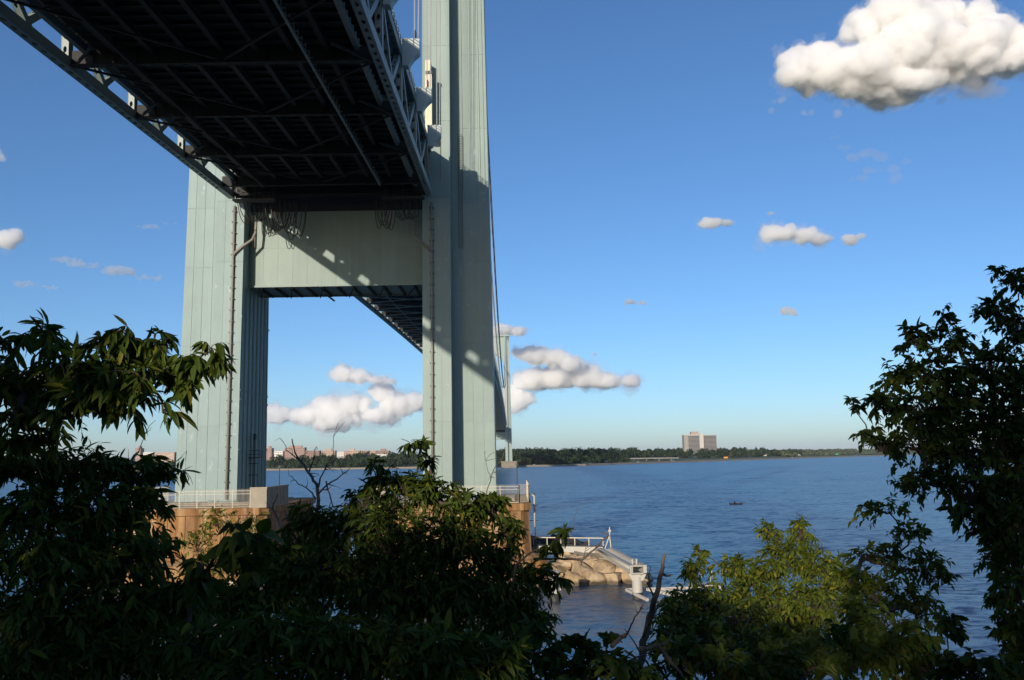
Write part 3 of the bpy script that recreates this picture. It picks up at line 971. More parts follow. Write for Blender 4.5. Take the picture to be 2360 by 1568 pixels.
    mb = MB(); mb.bx(-WI, lx + 1.1, ly - 1.0, ly + 1.0, 17.3, 17.42)
    for dy in (-1, 1):
        for z in (17.9, 18.5): mb.bx(-WI, lx + 1.1, ly + dy - 0.03, ly + dy + 0.03, z - 0.03, z + 0.03)
    for z in (17.9, 18.5): mb.bx(lx + 1.05, lx + 1.1, ly - 1, ly + 1, z - 0.03, z + 0.03)
    for dy in (-1, 0, 1): mb.bx(lx + 1.05, lx + 1.1, ly + dy - 0.03, ly + dy + 0.03, 17.4, 18.5)
    mb.build('ladder_platform', DARK, lad)
    mb = MB(); mb.bx(lx - 0.1, lx + 0.3, ly - 0.25, ly + 0.25, 20.2, 21.1); mb.build('lamp_box', DARK, lad)
    # cream service column on the forward rib of the right leg, with a dark capped box
    mb = MB(); mb.bx(WI + 0.75, WI + 1.6, -9.4, -7.15, 66.5, 79.4); cc = mb.build('service_column', CREAM, root)
    mb = MB(); mb.bx(WI + 0.98, WI + 1.85, -10.4, -9.42, 66.5, 76.6); mb.build('cable_duct', CREAM, cc)
    mb = MB(); mb.bx(WI + 0.9, WI + 1.95, -10.5, -9.3, 76.6, 77.1); mb.build('duct_cap', DARK, cc)
    for z in (60, 63.5, 67, 70.5):
        for u in (WI + 2.9,):
            mb = MB(); mb.tube([(u, front_in(z) - 0.14, z), (u, front_in(z) - 0.14, z + 3.45)], 0.07, 6); mb.build('conduit', PIPE, root)
    # ladder rungs in the shadowed notch of the right leg
    mb = MB()
    for dx in (-0.3, 0.3): mb.bx(WS + 1.4 + dx - 0.03, WS + 1.4 + dx + 0.03, -4.1, -4.0, 50, 69)
    for k in range(48): mb.bx(WS + 1.1, WS + 1.7, -4.08, -4.02, 50.2 + 0.4 * k, 50.24 + 0.4 * k)
    mb.build('ladder', DARK, root)
    # conduits up the outer panel of the right leg
    for u, r0 in ((0.18, 0.06), (0.3, 0.05), (0.78, 0.06), (0.9, 0.05)):
        mb = MB()
        mb.tube([(WS + u * (outer_x(z) - WS), front_out(z) - 0.12, z) for z in (60, 80, 100)], r0, 5); mb.build('conduit', STEEL, root)
    return root


# ------------------------------------------------------------------ suspension cables
def cable_z_main(Y):
    t = (Y - 793.2) / 649.2
    return 83.0 + (214.0 - 83.0) * t * t


def cable_z_side(Y):
    t = (144.0 - Y) / 376.0          # 0 at the tower, 1 at the anchorage
    return 214.0 + (38.0 - 214.0) * t - 4 * 22.0 * t * (1 - t)


def cables():
    for s, side in ((-1, 'left'), (1, 'right')):
        for o, which in ((17.2, 'inner'), (19.2, 'outer')):
            x = XC + s * o
            mb = MB(); mb.tube([(x, Y, cable_z_main(Y)) for Y in np.linspace(144, 1442.4, 90)], 0.48, 8)
            c = mb.build('suspension_cable', CABLE, smooth=True, label='%s cable of the %s pair sagging over the main span' % (which, side), cat='cable', group='main span cables')
            mb = MB(); Y = 153.5 + PANEL
            while Y < 1425:
                zt, zb = cable_z_main(Y), deck_profile(Y) + 9.0
                if zt - zb > 1:
                    for d in (-0.3, 0.3): mb.beam((x, Y + d, zt), (XC + s * 17.3, Y + d, zb), 0.07, 0.07)
                Y += PANEL
            mb.build('suspender_ropes', ROPE, c, kind='stuff')
            mb = MB(); mb.tube([(x, Y, cable_z_side(Y)) for Y in np.linspace(144, -232, 48)], 0.48, 8)
            c = mb.build('suspension_cable', CABLE, smooth=True, label='%s cable of the %s pair running down behind the viewpoint' % (which, side), cat='cable', group='side span cables')
            for Yn in SIDE_NODES:
                zt, zb = cable_z_side(Yn), DECK_Z + GRADE * (Yn - YT) + 9.0
                if zt - zb > 2:
                    for d in (-0.3, 0.3):
                        m2 = MB(); m2.tube([(x, Yn + d, zt), (XC + s * (17.05 if o < 18 else 17.45), Yn + d, zb)], 0.04, 5); m2.build('suspender_rope', ROPE, c)

# ------------------------------------------------------------------ bridge piers and fences
PZ = 10.3


def fence(parent_label, pts, h=2.55):
    """pale picket fence along a polyline on the pier top"""
    x0, y0, z0 = pts[0]
    root = empty('security_fence', (x0, y0, z0), parent_label, 'fence', 'picket fences on the bridge piers')
    pk = MB()
    for (ax, ay, az), (bx, by, bz) in zip(pts[:-1], pts[1:]):
        a, b = Vector((ax - x0, ay - y0, az - z0)), Vector((bx - x0, by - y0, bz - z0))
        L = (b - a).length; d = (b - a) / L
        n = max(1, round(L / 2.6))
        for i in range(n + 1):
            p = a + d * (L * i / n)
            m = MB(); m.bx(p.x - 0.05, p.x + 0.05, p.y - 0.05, p.y + 0.05, p.z, p.z + h); m.build('fence_post', FENCE, root)
        for z in (0.12, 1.95, h - 0.18):
            m = MB(); m.beam(a + Vector((0, 0, z)), b + Vector((0, 0, z)), 0.05, 0.06); m.build('fence_rail', FENCE, root)
        k = int(L / 0.17)
        for i in range(k):
            p = a + d * (L * (i + 0.5) / k)
            pk.bx(p.x - 0.014, p.x + 0.014, p.y - 0.014, p.y + 0.014, p.z + 0.1, p.z + h + 0.1)
    pk.build('pickets', FENCE, root, kind='stuff')
    return root


def pier(xa, xb, label, inner):
    """inner: x of the side that faces the other pier"""
    root = empty('bridge_pier', ((xa + xb) / 2, 144, 0), label, 'pier', 'pair of bridge piers')
    cx = (xa + xb) / 2; hw = (xb - xa) / 2
    mb = MB()
    ch = 1.1
    def ring(z, g):
        w, f = hw + g, 16 + g
        return [(-w, -f + ch, z), (-w + ch, -f, z), (w - ch, -f, z), (w, -f + ch, z), (w, f - ch, z), (w - ch, f, z), (-w + ch, f, z), (-w, f - ch, z)]
    lv = [(-2.5, 2.6), (2.6, 2.4), (3.4, 0.25), (9.3, 0.0), (9.32, 0.35), (PZ, 0.35)]
    vs = [p for z, g in lv for p in ring(z, g)]
    fs = [(i * 8 + k, i * 8 + (k + 1) % 8, (i + 1) * 8 + (k + 1) % 8, (i + 1) * 8 + k) for i in range(len(lv) - 1) for k in range(8)]
    fs.append(tuple((len(lv) - 1) * 8 + k for k in range(8)))
    mb.add(vs, fs); mb.build('pier_body', PIERM, root)
    # pour panels on the front wall
    n = 8
    for k in range(n):
        a = -hw + ch + (2 * hw - 2 * ch) * k / n; b = -hw + ch + (2 * hw - 2 * ch) * (k + 1) / n
        for z0, z1 in ((3.5, 6.4), (6.4, 9.25)):
            m = MB(); m.bx(a + 0.04, b - 0.04, -16.2 if z0 > 5 else -16.25, -15.9, z0 + 0.03, z1 - 0.03); m.build('concrete_panel', PIERM, root)
    # low parapet at the front inner corner and back along the side
    s = 1 if inner == xb else -1
    e = s * (hw + 0.3)
    m = MB(); m.bx(e - s * 2.3, e, -16.25, -15.85, PZ, PZ + 2.65)
    m.bx(e - s * 0.4, e - s * 0.0 , -15.84, -4.0, PZ, PZ + 2.65); m.build('parapet', CONC, root)
    m = MB(); m.bx(e - s * 2.4, e + s * 0.08, -16.33, -15.77, PZ + 2.65, PZ + 2.85); m.bx(e - s * 0.48, e + s * 0.08, -15.76, -3.95, PZ + 2.65, PZ + 2.85)
    m.build('parapet_cap', CONC, root)
    m = MB()
    for k in range(14): m.bx(e + s * 0.005, e + s * 0.05, -15.6 + k * 0.85, -15.5 + k * 0.85, PZ + 0.1, PZ + 2.6)
    m.build('parapet_fins', CONC, root, kind='stuff')
    m = MB(); m.bx(-hw + 2, hw - 2, -8.6, 8.6, PZ, PZ + 0.45); m.build('base_plinth', CONC, root)
    return root


def pole(X, Y, h, label):
    m = MB(); m.tube([(0, 0, 0), (0, 0, h)], [0.09, 0.06], 6); m.bx(-0.16, 0.16, -0.16, 0.16, h, h + 0.3)
    m.build('lamp_post', DARK, None, (X, Y, PZ), label=label, cat='lamp post', group='slim dark posts on the piers')


def make_piers():
    pier(-57.5, -35.3, 'rust stained concrete pier under the left leg of the near tower', -35.3)
    pier(-20.2, 2.0, 'sunlit tan concrete pier under the right leg of the near tower', -20.2)
    fence('pale picket fence along the top of the rust stained left pier', [(-57.4, 150, PZ), (-57.4, 128.1, PZ), (-37.4, 128.1, PZ)])
    fence('pale picket fence along the top of the right pier by the water', [(-18.0, 128.1, PZ), (0.6, 128.1, PZ), (2.0, 129.6, PZ), (2.0, 158, PZ)])
    pole(-36.3, 139.5, 5.4, 'slim dark post at the inner edge of the left pier')
    pole(0.4, 138.5, 5.2, 'slim dark post at the outer edge of the right pier')
    pole(-55.5, 131.5, 3.4, 'slim dark post at the far left corner of the left pier')
    # red and white lifebuoy stand on the right pier
    r = empty('lifebuoy_stand', (-8.5, 129.0, PZ), 'red and white lifebuoy stand behind the fence of the right pier', 'lifebuoy')
    m = MB(); m.bx(-0.05, 0.05, -0.05, 0.05, 0, 2.2); m.build('post', FENCE, r)
    m = MB(); m.bx(-0.45, 0.45, -0.16, -0.06, 1.45, 2.35); m.build('back_board', RED, r)
    ring = [(0.33 * math.cos(a), -0.2, 1.9 + 0.33 * math.sin(a)) for a in [2 * math.pi * k / 14 for k in range(15)]]
    m = MB(); m.tube(ring, 0.07, 6, cap=False); m.build('ring', RAILW, r, smooth=True)
    m = MB(); m.bx(-0.35, 0.35, -0.14, -0.07, 0.3, 0.75); m.build('notice_plate', RAILW, r)
    # boat ladder with a pipe on the outer side of the right pier
    r = empty('pier_ladder', (2.9, 131.5, 0), 'dark metal ladder with pipe down the water side of the right pier', 'ladder')
    for d in (-0.35, 0.35):
        m = MB(); m.bx(-0.06, 0.06, d - 0.06, d + 0.06, 1.0, 11.6); m.build('rail', DARK, r)
    for k in range(22):
        m = MB(); m.bx(-0.04, 0.04, -0.35, 0.35, 1.4 + 0.45 * k, 1.46 + 0.45 * k); m.build('rung', DARK, r)
    m = MB(); m.tube([(-0.1, -0.8, 6.8), (-0.1, -0.8, 11.2), (-0.8, -0.8, 11.5)], 0.14, 7); m.build('pipe', RAILW, r, smooth=True)
    for z in (3.2, 5.4, 7.6, 9.8):
        m = MB(); m.bx(-1.0, 0.5, -0.5, -0.42, z, z + 0.1); m.build('bracket', DARK, r)
    # lattice screen on the bank below the left pier
    r = empty('lattice_screen', (-35.5, 109.0, 0.3), 'tan lattice screen on the bank below the left pier', 'screen')
    for k in range(-4, 17):
        for s in (-1, 1):
            x0 = k * 0.45; x1 = x0 + s * 2.0
            a, b = Vector((x0 - 2.6, 0.04 * s, 0.2)), Vector((x1 - 2.6, 0.04 * s, 2.2))
            lo, hi = -2.6, 3.4
            if min(a.x, b.x) < lo or max(a.x, b.x) > hi: continue
            m = MB(); m.beam(a, b, 0.13, 0.07, (0, 1, 0)); m.build('slat', FENCE, r)
    for z in (0.12, 2.26):
        m = MB(); m.bx(-2.7, 3.5, -0.1, 0.1, z - 0.09, z + 0.09); m.build('frame_rail', FENCE, r)
    m = MB(); m.bx(-4.5, 6.0, -0.35, 0.35, -3.0, 0.02); m.build('foot_wall', CONC, r)


# ------------------------------------------------------------------ rocks and catwalk
def boulder_mesh(seed, mat):
    r = np.random.default_rng(seed)
    v, f = ico(3)
    v = np.sign(v) * np.abs(v) ** 0.55                      # blocky start
    v /= np.abs(v).max()
    sh = r.normal(size=(3, 3)) * 0.16; v = v @ (np.eye(3) + sh)
    for k in range(6):       # flat broken faces
        nrm = r.normal(size=3); nrm /= np.linalg.norm(nrm); d = r.uniform(0.6, 0.95)
        over = v @ nrm - d
        v = v - np.clip(over, 0, None)[:, None] * nrm
    v = v + (fbm(v * 2.2 + seed, 4)[:, None] - 0.5) * 0.2 * v
    v = v * np.array([1.05, r.uniform(0.75, 0.95), r.uniform(0.6, 0.8)])
    me = raw_mesh('boulder', v, f); me.materials.append(mat)
    return me


def make_catwalk():
    tan = [boulder_mesh(s, ROCK) for s in range(7)]
    drk = [boulder_mesh(s + 20, DARKROCK) for s in range(5)]
    r = np.random.default_rng(9)
    root = empty('rock_mound', (10, 126, 0), 'mound of tan boulders at the waterline beside the right pier', 'rock mound')
    def stone(x, y, z, s, ms=tan):
        o = obj('boulder', ms[r.integers(len(ms))], root if ms is tan else root2, (x - 10, y - (126 if ms is tan else 144), z))
        o.rotation_euler = (r.uniform(-0.3, 0.3), r.uniform(-0.3, 0.3), r.uniform(0, 6.28)); o.scale = (s * 0.86, s * 0.86, s * 0.86)
    # front row and second row of large blocks
    for x, s in ((5.0, 1.5), (7.6, 1.75), (10.3, 1.85), (13.1, 1.9), (15.6, 1.5), (17.0, 1.1)): stone(x, 121.0 + r.uniform(-0.2, 0.3), 0.45, s)
    for x, s in ((6.0, 1.6), (8.9, 1.95), (11.8, 2.0), (14.4, 1.7), (16.3, 1.3)): stone(x, 123.4 + r.uniform(-0.3, 0.3), 1.35, s)
    for x, s in ((7.2, 1.6), (10.4, 1.7), (13.2, 1.6), (15.4, 1.3)): stone(x, 126.0 + r.uniform(-0.3, 0.3), 1.9, s)
    for k in range(44):
        y = r.uniform(124, 135); t = (y - 121.5) / 12.5
        x = r.uniform(4.2 + 3 * t, 17.6 - 0.5 * t)
        hgt = 0.5 + 2.3 * min(1, (y - 120) / 5) * min(1, max(0.15, (18.2 - x) / 4)) * min(1, max(0.1, (x - 3) / 3.5))
        stone(x, y, hgt - 0.5, r.uniform(0.8, 1.4))
    for k in range(34):
        stone(r.uniform(1.5, 5.5), r.uniform(117.5, 122), r.uniform(-0.1, 0.5), r.uniform(0.25, 0.5))
    for k in range(30):
        y = r.uniform(112, 136); stone(16.4 + r.uniform(-0.6, 1.4) + (y - 112) * 0.02, y + 6, r.uniform(-0.1, 0.7), r.uniform(0.4, 0.9))
    for (x, y, z, a) in ((11.0, 127.0, 2.75, 0.2), (8.4, 126.4, 2.3, -0.3), (12.6, 129.6, 3.0, 0.5), (9.6, 129.5, 2.7, 0.1)):
        m = MB(); m.hexa([(-1.5, -1.1, -0.5), (1.4, -1.2, -0.55), (1.6, 1.0, -0.4), (-1.3, 1.2, -0.5), (-1.4, -1.0, 0.25), (1.35, -1.1, 0.2), (1.5, 0.9, 0.42), (-1.2, 1.1, 0.5)])
        o = m.build('concrete_slab', CONC, root, (x - 10, y - 126, z)); o.rotation_euler = (0.1, 0.06, a)
    root2 = empty('rock_bank', (8, 144, 0), 'dark wet rock bank behind the white railing', 'rock bank')
    for k in range(90):
        y = r.uniform(137, 156); x = r.uniform(3.5, 17 - (y - 137) * 0.08)
        hgt = 3.4 * min(1, max(0.1, (16.5 - x) / 6)) * min(1, max(0.2, (158 - y) / 9))
        stone(x - 8 + 10 - 2 + 2 - 2 + 0, y, hgt - 0.4, r.uniform(0.9, 1.7), drk)
    # catwalk on piles
    cw = empty('pile_catwalk', (14.3, 108.5, 0), 'weathered white steel catwalk on a round pile beside the boulders', 'catwalk')
    P = lambda x, y, z: (x - 14.3, y - 108.5, z)
    m = MB(); m.tube([P(14.31, 108.5, -2), P(14.31, 108.5, 2.55)], 0.62, 20); pile = m.build('pile', RAILW, cw, smooth=False)
    m = MB(); m.tube([P(14.31, 108.5, -0.4), P(14.31, 108.5, 0.75)], 0.635, 20); m.build('tide_band', DARK, pile, label='dark wet tide band at the foot of the pile')
    m = MB(); m.prism([(-1.1, 2.95), (-0.62, 2.1), (0.62, 2.1), (1.1, 2.95)], -0.5, 0.5); m.build('pile_bracket', RAILW, cw)
    a, b = Vector(P(14.35, 107.6, 3.45)), Vector(P(12.6, 128.6, 3.45))
    d = (b - a).normalized(); s = Vector((d.y, -d.x, 0))
    for q in (-0.8, 0.8):
        m = MB(); m.beam(a + s * q, b + s * q, 0.34, 0.92); gd = m.build('girder', RAILW, cw)
        m = MB(); m.beam(a + s * q * 1.0 + Vector((0, 0, 0.47)), b + s * q + Vector((0, 0, 0.47)), 0.5, 0.05); m.build('girder_flange', RAILW, gd)
    m = MB(); m.tube([a + s * -1.05 + Vector((0, 0, 0.2)), b + s * -1.05 + Vector((0, 0, 0.2))], 0.16, 8); m.build('side_pipe', RAILW, cw, smooth=True)
    L = (b - a).length
    for k in range(17):
        p = a + d * (0.8 + k * (L - 1.4) / 16)
        m = MB(); m.beam(p + s * -0.62 + Vector((0, 0, 0.3)), p + s * 0.62 + Vector((0, 0, 0.3)), 0.62, 0.06); m.build('deck_plate', RAILW, cw)
    for z in (-0.42, 0.42):
        m = MB(); m.beam(a - d * 0.12 + s * -0.97 + Vector((0, 0, z)), a - d * 0.12 + s * 0.97 + Vector((0, 0, z)), 0.2, 0.1); m.build('end_plate', RAILW, cw)
    for q in (-0.9, 0.9):
        m = MB(); m.beam(a - d * 0.12 + s * q + Vector((0, 0, -0.36)), a - d * 0.12 + s * q + Vector((0, 0, 0.36)), 0.14, 0.2, (0, 1, 0)); m.build('end_plate', RAILW, cw)
    for q, k in ((-0.25, 2), (0.3, 2.2)):
        p = a + d * k + s * q
        m = MB(); m.bx(p.x - 0.09, p.x + 0.09, p.y - 0.09, p.y + 0.09, 3.8, 4.45); m.build('bollard', RAILW, cw)
    # cross beam with railing back to the pier
    e0, e1 = Vector(P(12.4, 129.4, 3.55)), Vector(P(2.6, 132.5, 3.55))
    m = MB(); m.beam(e0, e1, 0.5, 0.85); m.build('cross_girder', RAILW, cw)
    m = MB(); m.beam(e0 + Vector((0, 0, 0.52)), e1 + Vector((0, 0, 0.52)), 0.95, 0.08); m.build('walkway', DARK, cw)
    n = 5
    for k in range(n + 1):
        p = e0.lerp(e1, k / n)
        m = MB(); m.bx(p.x - 0.06, p.x + 0.06, p.y - 0.06, p.y + 0.06, 4.1, 5.15); m.build('railing_post', FENCE, cw)
    m = MB(); m.beam(e0 + Vector((0, 0, 1.62)), e1 + Vector((0, 0, 1.62)), 0.1, 0.13); m.build('hand_rail', FENCE, cw)
    # small mast on an A frame
    q = Vector(P(13.3, 129.8, 3.6))
    for dx in (-0.45, 0.45):
        m = MB(); m.beam(q + Vector((dx - 0.2, 0, 0)), q + Vector((0.1, 0, 1.9)), 0.13, 0.13, (0, 1, 0)); m.build('mast_leg', FENCE, cw)
    m = MB(); m.beam(q + Vector((0.1, 0, 1.7)), q + Vector((0.12, 0, 3.1)), 0.12, 0.12, (0, 1, 0)); m.build('mast', FENCE, cw)
    m = MB(); m.bx(q.x - 0.05, q.x + 0.3, q.y - 0.1, q.y + 0.1, 6.0, 6.3); m.build('mast_lamp', FENCE, cw)
    # second pile
    pl = empty('mooring_pile', (4.46, 107.9, 0), 'single white round pile standing in the shallows left of the boulders', 'pile')
    m = MB(); m.tube([(0, 0, -2), (0, 0, 3.3)], 0.62, 20); sh = m.build('shaft', RAILW, pl)
    m = MB(); m.tube([(0, 0, -0.4), (0, 0, 0.85)], 0.635, 20); m.build('tide_band', DARK, sh)
    m = MB(); m.tube([(0, 0, 3.3), (0, 0, 3.42)], 0.7, 20); m.build('pile_cap', RAILW, pl)
    m = MB(); m.bx(0.63, 0.8, -0.12, 0.12, 1.2, 1.6); m.build('cleat', RAILW, pl)
    m = MB(); m.bx(-0.8, -0.63, -0.12, 0.12, 1.2, 1.6); m.build('cleat', RAILW, pl)
    # floating landing stage frame behind the pile
    fl = empty('landing_stage', (18.5, 110, 0), 'low white landing stage frame floating behind the catwalk pile', 'landing stage')
    Q = lambda x, y, z: (x - 18.5, y - 110, z)
    for p0, p1 in (((13.2, 110.2, 0.8), (24.6, 111.2, 0.8)), ((13.2, 110.2, 0.8), (15.0, 105.2, 0.35)), ((15.6, 110.4, 0.8), (19.6, 106.3, 0.35)), ((19.6, 106.3, 0.35), (24.8, 109.2, 0.5)), ((17.5, 110.6, 0.8), (21.2, 107.3, 0.4)), ((24.6, 111.2, 0.8), (24.8, 109.2, 0.5))):
        m = MB(); m.beam(Q(*p0), Q(*p1), 0.3, 0.32); m.build('frame_beam', RAILW, fl)
    m = MB(); m.bx(2.6, 6.2, 0.2, 2.6, 0.75, 1.15); m.build('stage_deck', RAILW, fl)
    for x in (3.0, 3.9, 5.2):
        pts = [(x, 1.4 + 0.45 * math.cos(t), 1.1 + 1.0 * math.sin(t) + (0.9 if math.sin(t) > 0 else 0)) for t in [math.pi * k / 8 for k in range(9)]]
        m = MB(); m.tube(pts, 0.06, 6); m.build('ladder_hoop', RAILW, fl, smooth=True)


# ------------------------------------------------------------------ kayak
def make_boat():
    k = empty('kayak', (73.2, 300.7, 0), 'orange brown kayak with a paddler far out on the bay', 'kayak', rot=(0, 0, 0.1))
    n = 13; V = []; F = []
    for i in range(n):
        t = i / (n - 1); x = (t - 0.5) * 4.6; w = 0.34 * math.sin(math.pi * t) ** 0.7 + 0.01; up = 0.32 + 0.16 * abs(2 * t - 1) ** 2
        V += [(x, -w, up), (x, -w * 0.7, 0.02), (x, 0, -0.1), (x, w * 0.7, 0.02), (x, w, up), (x, 0, up + 0.06)]
    for i in range(n - 1):
        for j in range(6): F.append((i * 6 + j, i * 6 + (j + 1) % 6, (i + 1) * 6 + (j + 1) % 6, (i + 1) * 6 + j))
    me = raw_mesh('hull', V, F); me.materials.append(simple('kayak_orange', (0.55, 0.22, 0.06), 0.4)); obj('hull', me, k)
    m = MB(); m.tube([(-0.55 + 0.45 * math.cos(a), 0.24 * math.sin(a), 0.42) for a in [2 * math.pi * q / 12 for q in range(13)]], 0.04, 5, cap=False); m.build('cockpit_rim', DARK, k)
    # paddler: one skinned body
    me = bpy.data.meshes.new('person')
    pts = [(0, 0, 0), (0, 0, 0.28), (0.03, 0, 0.5), (0.04, 0, 0.6), (0.06, 0, 0.74), (0.06, 0, 0.86), (0.02, 0.2, 0.48), (0.2, 0.3, 0.3), (0.42, 0.32, 0.38), (0.02, -0.2, 0.48), (0.2, -0.3, 0.22), (0.42, -0.3, 0.2), (0.4, 0.1, 0.02), (0.8, 0.1, 0.1), (0.4, -0.1, 0.02), (0.8, -0.1, 0.1)]
    ed = [(0, 1), (1, 2), (2, 3), (3, 4), (4, 5), (2, 6), (6, 7), (7, 8), (2, 9), (9, 10), (10, 11), (0, 12), (12, 13), (0, 14), (14, 15)]
    me.from_pydata(pts, ed, [])
    p = obj('person', me, None, (73.2 - 0.55, 300.7, 0.3), label='paddler in dark clothing seated in the far kayak', cat='person')
    p.rotation_euler = (0, 0, 0.1)
    sm = p.modifiers.new('skin', 'SKIN'); p.modifiers.new('sub', 'SUBSURF').render_levels = 1
    rad = [0.17, 0.16, 0.17, 0.06, 0.10, 0.09, 0.07, 0.05, 0.045, 0.07, 0.05, 0.045, 0.09, 0.06, 0.09, 0.06]
    for i, sv in enumerate(me.skin_vertices[0].data): sv.radius = (rad[i], rad[i]); sv.use_root = (i == 0)
    me.materials.append(simple('paddler_clothes', (0.03, 0.03, 0.04), 0.8))
    pd = empty('paddle', (73.2 - 0.1, 300.7, 0.62), 'dark double bladed paddle held across the far kayak', 'paddle', rot=(0.25, 0, 0.1))
    m = MB(); m.tube([(0, -1.05, 0), (0, 1.05, 0)], 0.018, 5); m.build('shaft', DARK, pd)
    for s in (-1, 1):
        m = MB(); m.prism_z([(-0.09, s * 1.05), (0.09, s * 1.05), (0.1, s * 1.35), (0, s * 1.45), (-0.1, s * 1.35)] if s > 0 else [(-0.1, -1.35), (0, -1.45), (0.1, -1.35), (0.09, -1.05), (-0.09, -1.05)], -0.01, 0.01); m.build('blade', DARK, pd)

# ------------------------------------------------------------------ far shore
SHORELINE = [(-5000, 3000), (-2200, 2050), (-1000, 1720), (-432, 1590), (-150, 1538), (3, 1498), (120, 1530), (386, 1914), (865, 2557), (1467, 3331), (3200, 5300), (9000, 9000)]


def tri_mesh(name, V, F, mat, rnd=None):
    V = np.ascontiguousarray(V, np.float32); F = np.ascontiguousarray(F, np.int32)
    me = bpy.data.meshes.new(name)
    me.vertices.add(len(V)); me.vertices.foreach_set('co', V.ravel())
    k = F.shape[1]
    me.loops.add(F.size); me.loops.foreach_set('vertex_index', F.ravel())
    me.polygons.add(len(F)); me.polygons.foreach_set('loop_start', np.arange(0, F.size, k, dtype=np.int32))
    me.update(calc_edges=True)
    if rnd is not None:
        at_ = me.attributes.new('leafrnd', 'FLOAT', 'POINT'); at_.data.foreach_set('value', np.ascontiguousarray(rnd, np.float32))
    me.materials.append(mat)
    return me


def tree_template(seed, n=150):
    r = np.random.default_rng(seed)
    V, F = [], []
    lobes = [(r.normal(size=3) * np.array([0.42, 0.42, 0.25]), r.uniform(0.35, 0.6)) for _ in range(7)]
    for i in range(n):
        c, rad = lobes[r.integers(len(lobes))]
        d = r.normal(size=3); d /= np.linalg.norm(d)
        p = c + d * rad * r.uniform(0.75, 1.05)
        a = np.cross(d, r.normal(size=3)); a /= np.linalg.norm(a); b = np.cross(d, a)
        s = r.uniform(0.12, 0.24)
        o = len(V)
        V += [p + a * s, p + b * s * 0.8, p - a * s, p - b * s * 0.8]; F.append((o, o + 1, o + 2, o + 3))
    V = np.array(V); V[:, 2] = (V[:, 2] - V[:, 2].min()) / (V[:, 2].max() - V[:, 2].min())
    return V, np.array(F)


TT = [tree_template(40 + k) for k in range(6)]


def land_z(t):
    """ground height t metres inland"""
    return 2.6 + 13.0 * np.clip((np.asarray(t, float) - 70) / 170, 0, 1) + 9 * np.clip((np.asarray(t, float) - 300) / 1200, 0, 1)


def shore_point(s):
    """point s (0..1 per segment index) along the shoreline and inward normal"""
    i = int(min(max(math.floor(s), 0), len(SHORELINE) - 2)); t = s - i
    a, b = np.array(SHORELINE[i], float), np.array(SHORELINE[i + 1], float)
    d = (b - a) / np.linalg.norm(b - a)
    return a + (b - a) * t, np.array([-d[1], d[0]])


def wood(label, trees, mat):
    VV, FF, RR, off = [], [], [], 0
    r = np.random.default_rng(len(trees))
    for (x, y, z, h, w) in trees:
        V, F = TT[r.integers(len(TT))]
        a = r.uniform(0, 6.28); c, s = math.cos(a), math.sin(a)
        P = np.stack([(V[:, 0] * c - V[:, 1] * s) * w + x, (V[:, 0] * s + V[:, 1] * c) * w + y, V[:, 2] * h + z], 1)
        VV.append(P); FF.append(F + off); off += len(V)
        RR.append(np.repeat(r.random() * 0.6 + r.random(len(F)) * 0.3, 4))
    o = obj('wood', tri_mesh('wood', np.concatenate(VV), np.concatenate(FF), mat, np.concatenate(RR)))
    tag(o, label, 'wood', kind='stuff')


def far_building(name, X, Y, z0, w, d, h, mat, label, floors=6, cols=8, roof=None):
    root = empty(name, (X, Y, z0), label, 'building', 'brick apartment blocks above the far shore' if name == 'apartment_block' else None)
    m = MB(); m.bx(-w / 2, w / 2, 0, d, 0, h); m.build('wall', mat, root)
    m = MB(); m.bx(-w / 2 - 0.3, w / 2 + 0.3, -0.3, d + 0.3, h, h + 0.7); m.build('parapet', mat, root)
    win = MB(); fh = h / floors; cw = w / cols
    for i in range(floors):
        for j in range(cols):
            win.bx(-w / 2 + cw * (j + 0.28), -w / 2 + cw * (j + 0.72), -0.12, -0.02, fh * (i + 0.3), fh * (i + 0.78))
    win.build('windows', GLASS, root, kind='stuff')
    if roof:
        m = MB(); m.bx(-w * roof, w * roof, d * 0.3, d * 0.7, h + 0.7, h + 4.5); m.build('roof_house', mat, root)
    return root


GLASS = simple('dark_glass', (0.03, 0.035, 0.045), 0.15, 0.1, 0.2)
BRICKS = [simple('brick_red', (0.30, 0.20, 0.165), 0.9, 0.05, 0.2), simple('brick_tan', (0.40, 0.29, 0.22), 0.9, 0.05, 0.2), simple('render_white', (0.62, 0.58, 0.52), 0.8, 0.05, 0.1), simple('brick_brown', (0.24, 0.16, 0.13), 0.9, 0.05, 0.2)]
STONE = simple('seawall_stone', (0.20, 0.17, 0.13), 0.9, 0.3, 0.35)
ASPH = simple('pale_road', (0.26, 0.24, 0.21), 0.9, 0.05, 0.2)


